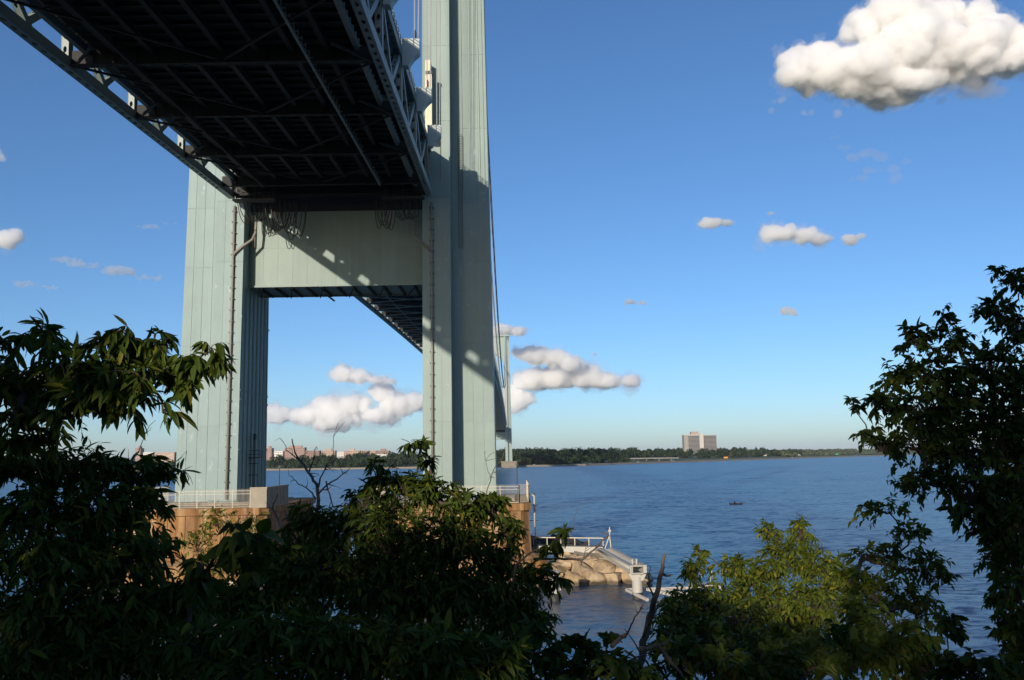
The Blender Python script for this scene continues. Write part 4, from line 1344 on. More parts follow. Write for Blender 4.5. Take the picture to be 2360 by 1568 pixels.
def make_far_shore():
    n = len(SHORELINE)
    # land sheet in strips going inland
    offs = [0, 70, 240, 300, 1500, 12000]
    V, F = [], []
    nrm = []
    for i in range(n):
        a = np.array(SHORELINE[max(i - 1, 0)], float); b = np.array(SHORELINE[min(i + 1, n - 1)], float)
        d = (b - a) / np.linalg.norm(b - a); nrm.append(np.array([-d[1], d[0]]))
    for i in range(n):
        p = np.array(SHORELINE[i], float)
        for o in offs:
            q = p + nrm[i] * o if o < 5000 else np.array([p[0] * 2.2, max(p[1] + 9000, 16000)])
            V.append((q[0], q[1], float(land_z(o))))
    k = len(offs)
    for i in range(n - 1):
        for j in range(k - 1):
            F.append((i * k + j, (i + 1) * k + j, (i + 1) * k + j + 1, i * k + j + 1))
    me = raw_mesh('far_land', V, F); me.materials.append(SHORE); obj('far_land', me, kind='structure')
    m = MB()
    for i in range(n - 1):
        a, b = SHORELINE[i], SHORELINE[i + 1]
        na, nb = nrm[i], nrm[i + 1]
        m.hexa([(a[0] - na[0] * 5, a[1] - na[1] * 5, -2), (b[0] - nb[0] * 5, b[1] - nb[1] * 5, -2), (b[0] + nb[0] * 4, b[1] + nb[1] * 4, -2), (a[0] + na[0] * 4, a[1] + na[1] * 4, -2),
                (a[0] - na[0] * 1, a[1] - na[1] * 1, 3.0), (b[0] - nb[0] * 1, b[1] - nb[1] * 1, 3.0), (b[0] + nb[0] * 4, b[1] + nb[1] * 4, 3.0), (a[0] + na[0] * 4, a[1] + na[1] * 4, 3.0)])
    m.build('seawall', STONE, kind='structure')
    m = MB()
    for i in range(n - 1):
        a, b = np.array(SHORELINE[i], float), np.array(SHORELINE[i + 1], float); na, nb = nrm[i], nrm[i + 1]
        q = [a + na * 14, b + nb * 14, b + nb * 38, a + na * 38]
        m.add([(p[0], p[1], 2.75) for p in q], [(0, 1, 2, 3)])
    m.build('shore_road', ASPH, kind='structure')
    r = np.random.default_rng(77)
    def scatter(s0, s1, cnt, t0, t1, hmin, hmax, wmin, wmax, clear=()):
        out = []
        for i in range(cnt):
            s = r.uniform(s0, s1); p, nn = shore_point(s); t = t0 + (t1 - t0) * r.random() ** 1.2
            x, y = p + nn * t
            if any(abs(x - cx) < cr and abs(y - cy) < cr2 for cx, cy, cr, cr2 in clear): continue
            out.append((x, y, float(land_z(t)) - 1.0, r.uniform(hmin, hmax), r.uniform(wmin, wmax)))
        return out
    wood('dense green wood on the far bluff seen between the tower legs', scatter(2.2, 5.0, 620, 55, 330, 9, 21, 6, 11), FARLEAF)
    wood('dark low wood right of the far tower', scatter(5.05, 6.6, 260, 60, 300, 9, 17, 6, 10), FARLEAF)
    wood('dark tree belt around the hospital block', scatter(6.3, 8.2, 460, 110, 480, 8, 24, 7, 14), FARLEAF)
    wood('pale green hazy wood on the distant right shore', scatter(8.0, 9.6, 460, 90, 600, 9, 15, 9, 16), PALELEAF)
    wood('dark green wood on the far shore at the left edge', scatter(0.8, 2.3, 300, 55, 330, 10, 18, 7, 11), FARLEAF)
    # apartments
    spec = [(612, 626, 1034, 0, 6, 'narrow red brick block at the edge of the left tower leg', 0.2), (632, 652, 1041, 2, 4, 'low pale block just right of the left tower leg', None),
            (656, 702, 1033, 0, 7, 'stepped red brick block, tallest left of the bare branches', 0.32), (704, 736, 1040, 3, 5, 'brown brick block right of the stepped block', None),
            (741, 772, 1040, 1, 5, 'tan apartment block behind the bare branches', 0.2), (777, 792, 1043, 2, 4, 'small white block in the middle of the far row', None),
            (792, 828, 1040, 1, 5, 'long tan brick block in the middle of the far row', 0.15), (829, 850, 1040, 0, 5, 'red brick block right of the long tan block', None),
            (852, 866, 1040, 1, 4, 'small tan block left of the dark brick block', None), (867, 897, 1040, 3, 6, 'dark brick block at the right end of the far row', 0.2),
            (866, 893, 1048, 2, 3, 'low white building in front of the dark brick block', None), (312, 324, 1034, 0, 7, 'slim red brick tower block left of the left tower leg', 0.3),
            (330, 352, 1044, 2, 4, 'white block between the slim tower block and the bridge', None), (356, 402, 1044, 1, 4, 'long cream block touching the left tower leg', None)]
    for i, (u0, u1, vt, mi, fl, lab, rf) in enumerate(spec):
        Yb = 1830 - (60 if 'in front' in lab else 0)
        a, b = at(u0, vt, Yb), at(u1, vt, Yb)
        top = a.z; z0 = 18.0
        far_building('apartment_block', (a.x + b.x) / 2, Yb, z0, b.x - a.x, 18, top - z0, BRICKS[mi], lab, fl, max(4, int((b.x - a.x) / 3.5)), rf)
    # hospital
    Yh = 2500
    z0 = 14.0
    def X(u): return at(u, 1030, Yh).x
    zr = at(1615, 1003, Yh).z; zp = at(1600, 995, Yh).z
    h = empty('hospital', (X(1577), Yh, z0), 'tall grey slab hospital block with banded windows standing above the right shore', 'building')
    x0 = X(1577)
    H = zr - z0
    PALE = simple('hospital_panel', (0.27, 0.245, 0.22), 0.85, 0.05, 0.12); SHAFT = simple('hospital_shaft', (0.44, 0.41, 0.37), 0.85, 0.05, 0.1); PENT = simple('hospital_penthouse', (0.33, 0.26, 0.20), 0.85, 0.05, 0.12)
    for u0, u1, dy in ((1577, 1613, 0), (1622, 1653, 4)):
        m = MB(); m.bx(X(u0) - x0, X(u1) - x0, dy, dy + 26, 0, H); m.build('wing', PALE, h)
        nf = 14
        for f in range(nf):
            zz = 4 + (H - 6) * f / nf
            m = MB()
            wx0, wx1 = X(u0) - x0 + (12 if u0 == 1577 else 1), X(u1) - x0 - 1
            m.bx(wx0, wx1, dy - 0.15, dy - 0.02, zz + 0.5, zz + 2.5); m.build('window_band', GLASS, h)
    m = MB(); m.bx(X(1613) - x0, X(1622) - x0, -3, 28, 0, H + 3); m.build('lift_shaft', SHAFT, h)
    m = MB(); m.bx(X(1577) - x0 - 0.5, X(1613) - x0 - 0.02, -0.5, 26.5, H + 0.02, H + 1.5); m.build('roof_edge', SHAFT, h)
    m = MB(); m.bx(X(1595) - x0, X(1612) - x0, 5, 22, H + 1.6, zp - z0); m.build('penthouse', PENT, h)
    # houses among the trees
    roofm = simple('grey_roof', (0.16, 0.13, 0.12), 0.9, 0.05, 0.2); redroof = simple('red_roof', (0.28, 0.09, 0.06), 0.9, 0.05, 0.2)
    spots = [(1372, 1046, 0, 'pale gabled house among the trees above the overpass'), (1416, 1050, 0, 'grey gabled house above the middle of the overpass'), (1444, 1047, 1, 'red roofed house above the right end of the overpass'), (1500, 1050, 0, 'pale house well left of the hospital'), (1542, 1048, 0, 'pale house nearest left of the hospital'),
             (1686, 1051, 1, 'red roofed house just right of the hospital'), (1712, 1052, 0, 'pale house second right of the hospital'), (1768, 1050, 0, 'pale house midway to the distant right wood'), (1838, 1049, 0, 'long pale house by the distant shore road')]
    for (u, v, k, lab) in spots:
        Yb = 1960 + max(0, (u - 1400)) * 1.75
        p = at(u, v, Yb)
        e = empty('house', (p.x, Yb, 4), lab, 'house', 'houses on the far right shore')
        hh = max(6.0, p.z - 4); w = 13 + (u % 5) * 1.5
        m = MB(); m.bx(-w / 2, w / 2, 0, 10, 0, hh); wl = m.build('wall', BRICKS[2], e)
        m = MB(); m.prism([(-w / 2 - 0.6, hh), (w / 2 + 0.6, hh), (0, hh + 4.2)], -0.6, 10.6); m.build('roof', redroof if k else roofm, e)
        for x in (-w * 0.3, 0, w * 0.3):
            m = MB(); m.bx(x - 0.8, x + 0.8, -0.1, -0.02, hh - 3.2, hh - 1.2); m.build('window', GLASS, wl)
    # cars along the shore road
    body = MB(); body.bx(-2.2, 2.2, -0.9, 0.9, 0.35, 0.95); bmesh_b = [body.mesh('car_body', simple('car_paint_%d' % i, c, 0.35, 1, 0.05)) for i, c in enumerate(((0.7, 0.7, 0.68), (0.08, 0.08, 0.09), (0.35, 0.36, 0.38), (0.4, 0.05, 0.04)))]
    cab = MB(); cab.hexa([(-1.3, -0.82, 0.95), (1.1, -0.82, 0.95), (1.1, 0.82, 0.95), (-1.3, 0.82, 0.95), (-0.9, -0.7, 1.5), (0.6, -0.7, 1.5), (0.6, 0.7, 1.5), (-0.9, 0.7, 1.5)]); cabm = cab.mesh('cabin', GLASS)
    whl = MB(); whl.tube([(0, -0.1, 0), (0, 0.1, 0)], 0.35, 10); whlm = whl.mesh('wheel', DARK)
    ORD = ('first', 'second', 'third', 'fourth', 'fifth', 'sixth', 'seventh', 'eighth')
    for k in range(8):
        sft = 5.3 + 3.2 * k / 8 + r.uniform(0, 0.2); p, nn = shore_point(sft); q = p + nn * (20 if k % 2 else 31)
        e = empty('car', (q[0], q[1], 2.76), '%s tiny car along the far shore road, counted from the far tower' % ORD[k], 'car', 'cars on the far shore road', rot=(0, 0, math.atan2(nn[1], nn[0]) - math.pi / 2))
        obj('body', bmesh_b[k % 4 if k % 3 else 0], e); obj('cabin', cabm, e)
        for sx in (-1.35, 1.35):
            for sy in (-0.85, 0.85): obj('wheel', whlm, e, (sx, sy, 0.35))
    # church steeple
    b = at(1229, 1040, 2300)
    s = empty('church_steeple', (b.x, 2300, 14), 'thin white church steeple above the dark wood', 'steeple')
    zt = at(1229, 1026, 2300).z - 14
    m = MB(); m.bx(-3.2, 3.2, -3.2, 3.2, 0, zt - 14); m.build('tower', SHAFT, s)
    m = MB(); m.bx(-2.2, 2.2, -2.2, 2.2, zt - 14, zt - 8); m.build('belfry', SHAFT, s)
    m = MB(); m.tube([(0, 0, zt - 8), (0, 0, zt + 1)], [2.0, 0.1], 8); m.build('spire', SHAFT, s)
    # overpass
    a, c = at(1350, 1060, 1830), at(1560, 1060, 2000)
    o = empty('overpass', (a.x, a.y, 0), 'low concrete road overpass along the far seawall', 'overpass')
    d = Vector((c.x - a.x, c.y - a.y, 0)); L = d.length; d.normalize()
    m = MB(); m.beam((0, 0, 9.3), d * L + Vector((0, 0, 8.0)), 12, 1.4); m.build('road_deck', ASPH, o)
    m = MB(); m.beam(Vector((0, 0, 10.6)) + Vector((d.y, -d.x, 0)) * 5.8, d * L + Vector((0, 0, 9.3)) + Vector((d.y, -d.x, 0)) * 5.8, 0.4, 1.1); m.build('road_parapet', SHAFT, o)
    for k in range(7):
        p = d * (L * (k + 0.5) / 7); m = MB(); m.bx(p.x - 1.4, p.x + 1.4, p.y - 4, p.y + 4, 2.6, 8.2); m.build('support_pier', STONE, o)
    # pier of the far tower
    for s, lab in ((-1, 'left'), (1, 'right')):
        m = MB(); m.bx(-12, 12, -18, 18, -2, 8.5); m.bx(-13, 13, -19, 19, 8.5, 10.28)
        m.build('bridge_pier', STONE, None, (XC + s * 19.5, 1442.4, 0), label='low stone pier under the %s leg of the far tower' % lab, cat='pier', group='piers of the far tower')
    for k, (u, v, Yq, w, hh, name, mat, lab) in enumerate(((1929, 1047, 2750, 8, 4, 'road_sign', 'sign_green', 'small green road sign on the distant shore road'), (1673, 1059, 2040, 9, 3.5, 'site_sign', 'sign_orange', 'small orange sign on the grass below the hospital'))):
        p = at(u, v, Yq)
        e = empty(name, (p.x, Yq, 2.7), lab, 'sign')
        cm = simple(mat, (0.03, 0.30, 0.16) if 'green' in mat else (0.55, 0.24, 0.04), 0.6)
        hz = max(p.z - 2.7, 5)
        m = MB(); m.bx(-w / 2, w / 2, -0.2, 0.2, hz - hh / 2, hz + hh / 2); m.build('panel', cm, e)
        for sx in (-1, 1):
            m = MB(); m.bx(sx * w * 0.35 - 0.2, sx * w * 0.35 + 0.2, 0.22, 0.6, 0, hz); m.build('post', DARK, e)

# ------------------------------------------------------------------ foliage
def norm(a): return a / np.maximum(np.linalg.norm(a, axis=-1, keepdims=True), 1e-9)


LT = np.array([0.0, 0.22, 0.5, 0.78, 1.0])
LEAF_SHAPES = {'lance': np.array([0.0, 0.40, 0.50, 0.34, 0.0]), 'ovate': np.array([0.0, 0.50, 0.46, 0.25, 0.0]), 'lobed': np.array([0.0, 0.5, 0.36, 0.42, 0.0])}
LEAF_F = []
for _s in (0, 1):                       # 5 midrib verts 0..4, left 5,6,7, right 8,9,10
    o = 5 + 3 * _s
    tri = [(0, o, 1), (1, o, o + 1), (1, o + 1, 2), (2, o + 1, o + 2), (2, o + 2, 3), (3, o + 2, 4)]
    LEAF_F += tri if _s else [(a, c, b) for a, b, c in tri]
LEAF_F = np.array(LEAF_F)


def leaf_verts(pos, d, nrm, L, wr, shape, bend, fold):
    n = len(pos)
    d = norm(d); s = norm(np.cross(d, nrm)); nn = np.cross(s, d)
    L = L[:, None]
    mid = [pos + d * L * t - nn * (bend[:, None] * L * t * t) for t in LT]
    out = list(mid)
    hw = LEAF_SHAPES[shape] * wr
    for sg in (-1, 1):
        for k in (1, 2, 3):
            out.append(mid[k] + s * (sg * hw[k]) * L + nn * (fold[:, None] * hw[k] * L))
    return np.stack(out, 1)           # n, 11, 3


def unit_leaf(shape, wr, bend, mat, name='leaf'):
    v = leaf_verts(np.zeros((1, 3)), np.array([[0, 1.0, 0]]), np.array([[0, 0, 1.0]]), np.ones(1), wr, shape, np.array([bend]), np.array([0.35]))[0]
    me = raw_mesh(name, v, LEAF_F); me.materials.append(mat)
    return me


def tubes(P0, P1, r0, r1, k=4):
    """many tapered k-sided tubes"""
    d = norm(P1 - P0); a = norm(np.cross(d, np.array([0.3, 0.5, 1.0]))); b = np.cross(d, a)
    ang = np.arange(k) * 2 * math.pi / k
    ring = a[:, None, :] * np.cos(ang)[None, :, None] + b[:, None, :] * np.sin(ang)[None, :, None]
    V = np.concatenate([P0[:, None] + ring * np.asarray(r0).reshape(-1, 1, 1), P1[:, None] + ring * np.asarray(r1).reshape(-1, 1, 1)], 1)
    n = len(P0)
    base = np.arange(n)[:, None, None] * 2 * k
    q = np.array([[i, (i + 1) % k, k + (i + 1) % k, k + i] for i in range(k)])
    return V.reshape(-1, 3), (base + q[None]).reshape(-1, 4)


COVER = 2.3


def plant(name, label, clusters, base, leaf_mat, shape='lance', L=0.14, wr=0.28, nleaf=9, cover=2.6, hang=0.55, shoot=0.34, singles=300, cat='tree', group=None, seed=1, trunk_r=0.06, hub=None, wood_mat=None, depth_k=0.8, limbs=True):
    """clusters: (u, v, ru, rv, Y) leafy lobes measured in the view, built as volumes at distance Y"""
    r = np.random.default_rng(seed)
    wood_mat = wood_mat or BARK
    bz = float(bank_h(np.array([base[0]]), np.array([base[1]]))[0])
    B = np.array([base[0], base[1], bz])
    root = empty(name, tuple(B), label, cat, group)
    C = np.array([at(u, v, Y) for u, v, ru, rv, Y in clusters])
    R = np.array([(ru * Y / F_PX, max(ru, rv) * depth_k * Y / F_PX, rv * Y / F_PX) for u, v, ru, rv, Y in clusters])
    pos, dr, sl = [], [], []
    cl = []
    for i, (u, v, ru, rv, Y) in enumerate(clusters):
        lp = L * F_PX / Y
        nl = COVER * cover * math.pi * ru * rv / (lp * lp * wr * 0.62)
        ns = max(3, int(nl / nleaf))
        q = norm(r.normal(size=(ns, 3))) * (r.random((ns, 1)) ** 0.45)
        li = min(shoot, 0.8 * max(ru, rv) * Y / F_PX)
        Re = np.maximum(R[i] - 0.45 * li - 0.2 * L, R[i] * 0.15)
        pos.append(C[i] + q * Re); cl.append(np.full(ns, i)); sl.append(np.full(ns, li))
        dr.append(norm(q * 0.8 + np.array([0, 0, 0.35]) + r.normal(size=(ns, 3)) * 0.45))
    pos = np.concatenate(pos); dr = np.concatenate(dr); cl = np.concatenate(cl)
    S = len(pos); ln = np.concatenate(sl) * r.uniform(0.6, 1.2, S)
    # leaves along each shoot
    t = np.linspace(0.22, 1.0, nleaf)
    tt = t[None, :, None]
    lnn = ln[:, None, None]
    droop = 0.25 + 0.3 * r.random((S, 1, 1))
    P = pos[:, None] + dr[:, None] * lnn * tt + np.array([0, 0, -1.0]) * droop * lnn * tt ** 2
    tan = norm(dr[:, None] + np.array([0, 0, -2.0]) * droop * tt)
    side = norm(np.cross(tan, np.array([0, 0, 1.0]) + r.normal(size=(S, 1, 3)) * 0.35))
    sgn = np.where(np.arange(nleaf) % 2 == 0, 1.0, -1.0)[None, :, None]
    ld = norm(side * sgn * 0.75 + tan * 0.55 + np.array([0, 0, -1.0]) * hang * r.uniform(0.3, 1.5, (S, 1, 1)) + r.normal(size=(S, nleaf, 3)) * 0.42)
    ld[:, -1] = norm(tan[:, -1] + np.array([0, 0, -0.8 * hang]) + r.normal(size=(S, 3)) * 0.15)
    nr = np.array([0, 0, 1.0]) + r.normal(size=(S, nleaf, 3)) * 0.5 + side * sgn * 0.3
    P = P.reshape(-1, 3); ld = ld.reshape(-1, 3); nr = nr.reshape(-1, 3)
    N = len(P)
    LL = L * np.repeat(r.uniform(0.65, 1.25, S), nleaf) * r.uniform(0.6, 1.2, N) * np.tile(0.8 + 0.25 * np.sin(math.pi * t), S)
    bend = r.uniform(0.05, 0.45, N); fold = r.uniform(0.1, 0.6, N)
    # 300 nearest leaves stand alone
    dist = np.linalg.norm(P - np.array([0, 0, CAM_H]), axis=1)
    cand = np.argsort(dist - r.random(N) * 0.8 - LL * 2)[: max(singles * 2, 1)]
    pick = r.choice(cand, min(singles, len(cand)), replace=False) if singles else np.array([], int)
    keep = np.ones(N, bool); keep[pick] = False
    V = leaf_verts(P[keep], ld[keep], nr[keep], LL[keep], wr, shape, bend[keep], fold[keep])
    n = len(V)
    F = (np.arange(n)[:, None, None] * 11 + LEAF_F[None]).reshape(-1, 3)
    me = tri_mesh('foliage', V.reshape(-1, 3) - B, F, leaf_mat, np.repeat(r.random(n), 11))
    obj('foliage', me, root, kind='stuff')
    protos = [unit_leaf(shape, wr, b, leaf_mat) for b in (0.1, 0.22, 0.36)]
    for i in pick:
        d = norm(ld[i]); s = norm(np.cross(d, nr[i])); nn = np.cross(s, d)
        m = Matrix(((s[0] * LL[i], d[0] * LL[i], nn[0] * LL[i], P[i, 0] - B[0]), (s[1] * LL[i], d[1] * LL[i], nn[1] * LL[i], P[i, 1] - B[1]), (s[2] * LL[i], d[2] * LL[i], nn[2] * LL[i], P[i, 2] - B[2]), (0, 0, 0, 1)))
        put('leaf', protos[i % 3], root, m)
    # twigs: rachis, and the twig back to the lobe centre
    tip = pos + dr * ln[:, None] + np.array([0, 0, -1.0]) * droop[:, 0] * ln[:, None]
    midp = pos + dr * ln[:, None] * 0.5 + np.array([0, 0, -0.25]) * droop[:, 0] * ln[:, None]
    core = C[cl] + (pos - C[cl]) * 0.15 - np.array([0, 0, 1.0]) * (R[cl][:, 2:3] * 0.5)
    jn = (core + pos) / 2 + r.normal(size=(S, 3)) * 0.05 * R[cl][:, :1] + np.array([0, 0, -0.06]) * R[cl][:, 2:3]
    k = F_PX / np.linalg.norm(C.mean(0) - np.array([0, 0, CAM_H]))
    tw = 0.0028
    VA, FA = [], []
    off = 0
    for p0, p1, a, b in ((pos, midp, tw, tw * 0.8), (midp, tip, tw * 0.8, tw * 0.4), (jn, pos, tw * 1.7, tw), (core, jn, tw * 2.6, tw * 1.7)):
        v, f = tubes(p0, p1, np.full(S, a), np.full(S, b), 3); VA.append(v); FA.append(f + off); off += len(v)
    me = tri_mesh('twigs', np.concatenate(VA) - B, np.concatenate(FA), wood_mat)
    obj('twigs', me, root, kind='stuff')
    # trunk and limbs
    H = np.array(hub) if hub is not None else np.array([(B[0] + C[:, 0].mean()) / 2, (B[1] + C[:, 1].mean()) / 2, min(C[:, 2].min() - 0.2, (B[2] + C[:, 2].mean()) / 2)])
    m = MB(); m.tube([(0, 0, -0.4), tuple((H - B) * 0.35 + r.normal(size=3) * 0.05), tuple((H - B) * 0.7 + r.normal(size=3) * 0.06), tuple(H - B)], [trunk_r * 1.25, trunk_r * 1.05, trunk_r * 0.9, trunk_r * 0.75], 8)
    m.build('trunk', wood_mat, root, smooth=True)
    if limbs:
        # limbs grow from lobe to lobe, nearest first, and thin out towards the tips
        E = C - np.stack([np.zeros(len(C)), np.zeros(len(C)), R[:, 2] * 0.45], 1)
        nodes = [H] + [e for e in E]; par = {}; done = [0]; todo = list(range(1, len(nodes)))
        while todo:
            best = None
            for j in todo:
                for i in done:
                    dd = np.linalg.norm(nodes[j] - nodes[i]) + 0.25 * np.linalg.norm(nodes[i] - H)
                    if best is None or dd < best[0]: best = (dd, i, j)
            par[best[2]] = best[1]; done.append(best[2]); todo.remove(best[2])
        size = {i: 1 for i in range(len(nodes))}
        for j in reversed(done[1:]): size[par[j]] += size[j]
        for j in done[1:]:
            a_, e = nodes[par[j]], nodes[j]; ll = np.linalg.norm(e - a_)
            ra = min(trunk_r * 0.75, 0.003 + trunk_r * 0.6 * (size[j] / len(nodes)) ** 0.75); rb = ra * 0.7
            q1 = a_ + (e - a_) * 0.35 + (np.array([0, 0, 0.07]) + r.normal(size=3) * 0.06) * ll
            q2 = a_ + (e - a_) * 0.7 + (np.array([0, 0, 0.06]) + r.normal(size=3) * 0.06) * ll
            m = MB(); m.tube([tuple(x - B) for x in (a_, q1, q2, e)], [ra, ra * 0.92, ra * 0.82, rb], 6)
            m.build('limb', wood_mat, root, smooth=True)
    return root


def bare(name, label, lines, Y, mat, cat='branch', base_pt=None):
    """bare wood: polylines (points u, v), root radius in metres"""
    r = np.random.default_rng(len(lines) * 7 + int(Y))
    p0 = at(*lines[0][0][0], Y)
    root = empty(name, tuple(p0), label, cat)
    for pts, ra, rb in lines:
        W3 = []
        ph = r.uniform(0, 6)
        for i, (u, v) in enumerate(pts):
            W3.append(np.array(at(u, v, Y + 0.12 * math.sin(ph + i * 1.3))) - np.array(p0))
        # subdivide with a little wobble
        Q = []
        for a, b in zip(W3[:-1], W3[1:]):
            for t in (0, 0.33, 0.66): Q.append(a + (b - a) * t + r.normal(size=3) * np.linalg.norm(b - a) * 0.03 * (t > 0))
        Q.append(W3[-1])
        n = len(Q)
        m = MB(); m.tube([tuple(q) for q in Q], [ra + (rb - ra) * i / (n - 1) for i in range(n)], 6); m.build('bough', mat, root, smooth=True)
        if rb < 0.01:
            for j in range(3):
                i = r.integers(n // 3, n); q = Q[i]; d = norm(r.normal(size=3) * np.array([1, 0.6, 0.8]) + np.array([0, 0, 0.4])); l = r.uniform(0.04, 0.14) * Y / 8
                m = MB(); m.tube([tuple(q), tuple(q + d * l * 0.6), tuple(q + d * l + r.normal(size=3) * 0.02)], [rb * 1.2 + 0.001, 0.002, 0.0012], 4); m.build('twig', mat, root)
    return root


def make_plants():
    plant('leafy_tree', 'dark lance leaved branch overhanging the left edge against the sky', [(30, 790, 70, 42, 5.4), (110, 775, 55, 38, 5.2), (60, 880, 90, 62, 5.3), (170, 845, 80, 55, 5.0), (250, 800, 62, 52, 5.1), (300, 765, 50, 34, 5.0),
          (350, 785, 46, 40, 5.1), (240, 895, 90, 50, 5.0), (330, 865, 80, 52, 5.0), (395, 855, 60, 42, 5.1), (440, 840, 46, 40, 5.0), (485, 800, 36, 26, 4.9), (500, 835, 20, 16, 4.9), (445, 895, 36, 28, 5.0), (375, 940, 34, 24, 5.0),
          (150, 945, 90, 36, 5.2), (30, 965, 70, 40, 5.2), (290, 930, 60, 34, 5.1), (100, 900, 80, 50, 5.5), (200, 880, 70, 50, 5.5), (330, 820, 50, 40, 5.4), (30, 1020, 70, 36, 5.3), (130, 1010, 50, 30, 5.4), (-70, 850, 70, 80, 5.3), (-160, 800, 80, 80, 5.3), (-120, 950, 80, 70, 5.3)], (-5.2, 5.0), LEAF_A, L=0.12, wr=0.26, cover=2.4, hang=0.75, nleaf=9, shoot=0.3, seed=1, trunk_r=0.06, hub=(-3.6, 5.2, 16.9))
    plant('leafy_tree', 'dense dark bush filling the lower left corner', [(60, 1075, 100, 55, 5.8), (180, 1075, 90, 55, 6.0), (290, 1090, 70, 45, 6.2), (360, 1085, 40, 25, 6.3), (80, 1180, 120, 75, 5.6), (220, 1180, 110, 70, 5.8), (320, 1165, 70, 55, 6.0),
          (100, 1290, 140, 85, 5.4), (260, 1290, 110, 80, 5.6), (350, 1265, 60, 50, 6.0), (80, 1420, 140, 90, 5.2), (230, 1420, 120, 90, 5.4), (370, 1400, 100, 70, 5.7), (60, 1530, 120, 70, 5.0), (220, 1530, 120, 70, 5.2), (380, 1510, 110, 70, 5.3)],
          (-2.6, 5.6), LEAF_A, L=0.10, wr=0.28, cover=2.8, hang=0.6, seed=2, group=None)
    plant('sapling', 'leaf sprig catching light in front of the left tower leg', [(395, 1095, 26, 18, 6.3), (412, 1085, 14, 12, 6.3), (345, 1065, 34, 16, 6.4)], (-2.6, 6.3), LEAF_C, L=0.11, wr=0.28, cover=1.3, singles=60, seed=3, hub=(-2.9, 6.3, 16.3), trunk_r=0.02)
    plant('sapling', 'broad dark leaved sapling below the rust stained pier', [(545, 1228, 50, 30, 5.2), (600, 1238, 34, 30, 5.2), (485, 1290, 60, 34, 5.3), (440, 1340, 70, 50, 5.4), (560, 1300, 40, 30, 5.4)], (-1.6, 5.2), LEAF_B, shape='ovate', L=0.16, wr=0.42, cover=1.8, nleaf=7, hang=0.5, seed=4, singles=200, trunk_r=0.03)
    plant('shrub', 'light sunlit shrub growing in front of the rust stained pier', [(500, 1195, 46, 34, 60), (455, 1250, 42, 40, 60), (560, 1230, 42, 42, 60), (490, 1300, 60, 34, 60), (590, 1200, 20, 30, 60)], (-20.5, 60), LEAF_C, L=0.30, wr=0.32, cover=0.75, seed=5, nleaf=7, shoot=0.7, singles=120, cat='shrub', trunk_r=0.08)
    plant('leafy_tree', 'big dark bush in the middle hiding the base of the right tower leg', [(700, 1195, 50, 45, 7.6), (640, 1290, 80, 60, 7.4), (765, 1215, 70, 55, 7.6), (845, 1150, 60, 42, 7.5), (885, 1105, 34, 28, 7.5), (935, 1120, 56, 38, 7.4), (960, 1022, 24, 20, 7.4),
          (990, 1060, 20, 18, 7.4), (870, 1075, 26, 14, 7.4), (1000, 1135, 65, 48, 7.3), (1075, 1165, 60, 45, 7.3), (1135, 1165, 42, 40, 7.4), (1175, 1225, 36, 45, 7.4), (900, 1230, 110, 80, 7.2), (1040, 1255, 110, 80, 7.2), (1150, 1310, 85, 58, 7.3), (1240, 1325, 46, 36, 7.3),
          (1290, 1330, 26, 18, 7.3), (760, 1320, 120, 80, 7.1), (900, 1360, 130, 80, 7.0), (1050, 1380, 130, 80, 7.0), (1180, 1400, 80, 58, 7.1), (560, 1385, 110, 70, 7.0), (1240, 1430, 50, 40, 7.1)], (-0.9, 7.2), LEAF_A, L=0.09, wr=0.30, cover=2.5, hang=0.5, seed=6, trunk_r=0.07)
    plant('sapling', 'lone leafy sprig hanging in front of the white catwalk railing', [(1280, 1240, 24, 20, 7.0), (1265, 1262, 16, 12, 7.0), (1300, 1225, 10, 10, 7.0)], (-0.5, 7.0), LEAF_A, L=0.10, wr=0.32, cover=1.7, singles=40, seed=7, hub=(0.0, 7.0, 15.98), trunk_r=0.014)
    plant('leafy_tree', 'dark leafy undergrowth along the bottom centre of the view', [(480, 1490, 90, 70, 4.8), (620, 1470, 100, 70, 4.8), (760, 1480, 100, 70, 4.7), (900, 1490, 100, 70, 4.7), (1040, 1500, 100, 65, 4.7), (1150, 1520, 80, 50, 4.8), (560, 1560, 110, 40, 4.6), (760, 1565, 120, 40, 4.6), (960, 1565, 120, 40, 4.6)],
          (-0.6, 4.6), LEAF_A, L=0.095, wr=0.28, cover=2.7, hang=0.55, seed=8, trunk_r=0.04)
    plant('leafy_tree', 'dark undergrowth deeper down the slope behind the middle bush', [(470, 1400, 90, 60, 11), (600, 1380, 90, 60, 11), (730, 1390, 90, 60, 11), (860, 1300, 90, 70, 11), (860, 1420, 90, 60, 11), (990, 1330, 90, 70, 11), (1000, 1440, 100, 60, 11), (1120, 1390, 80, 60, 11), (1160, 1470, 80, 60, 11),
          (560, 1490, 110, 60, 10), (740, 1500, 110, 60, 10), (920, 1510, 110, 60, 10), (1090, 1530, 100, 50, 10), (300, 1450, 130, 80, 10), (130, 1480, 130, 80, 10), (640, 1310, 60, 50, 11.5), (740, 1270, 60, 50, 11.5)], (-2.4, 11), LEAF_A, L=0.14, wr=0.30, cover=1.9, hang=0.5, seed=21, singles=150, trunk_r=0.06)
    plant('shrub', 'dark shrubs deeper down the slope at the right', [(1600, 1470, 90, 60, 11), (1740, 1500, 100, 60, 11), (1890, 1500, 110, 60, 11), (2020, 1500, 100, 60, 11), (1700, 1420, 70, 40, 13), (1540, 1470, 50, 40, 10)], (4.0, 11), LEAF_B, shape='ovate', L=0.12, wr=0.42, cover=1.8, hang=0.4, seed=22, singles=120, cat='shrub', trunk_r=0.05)
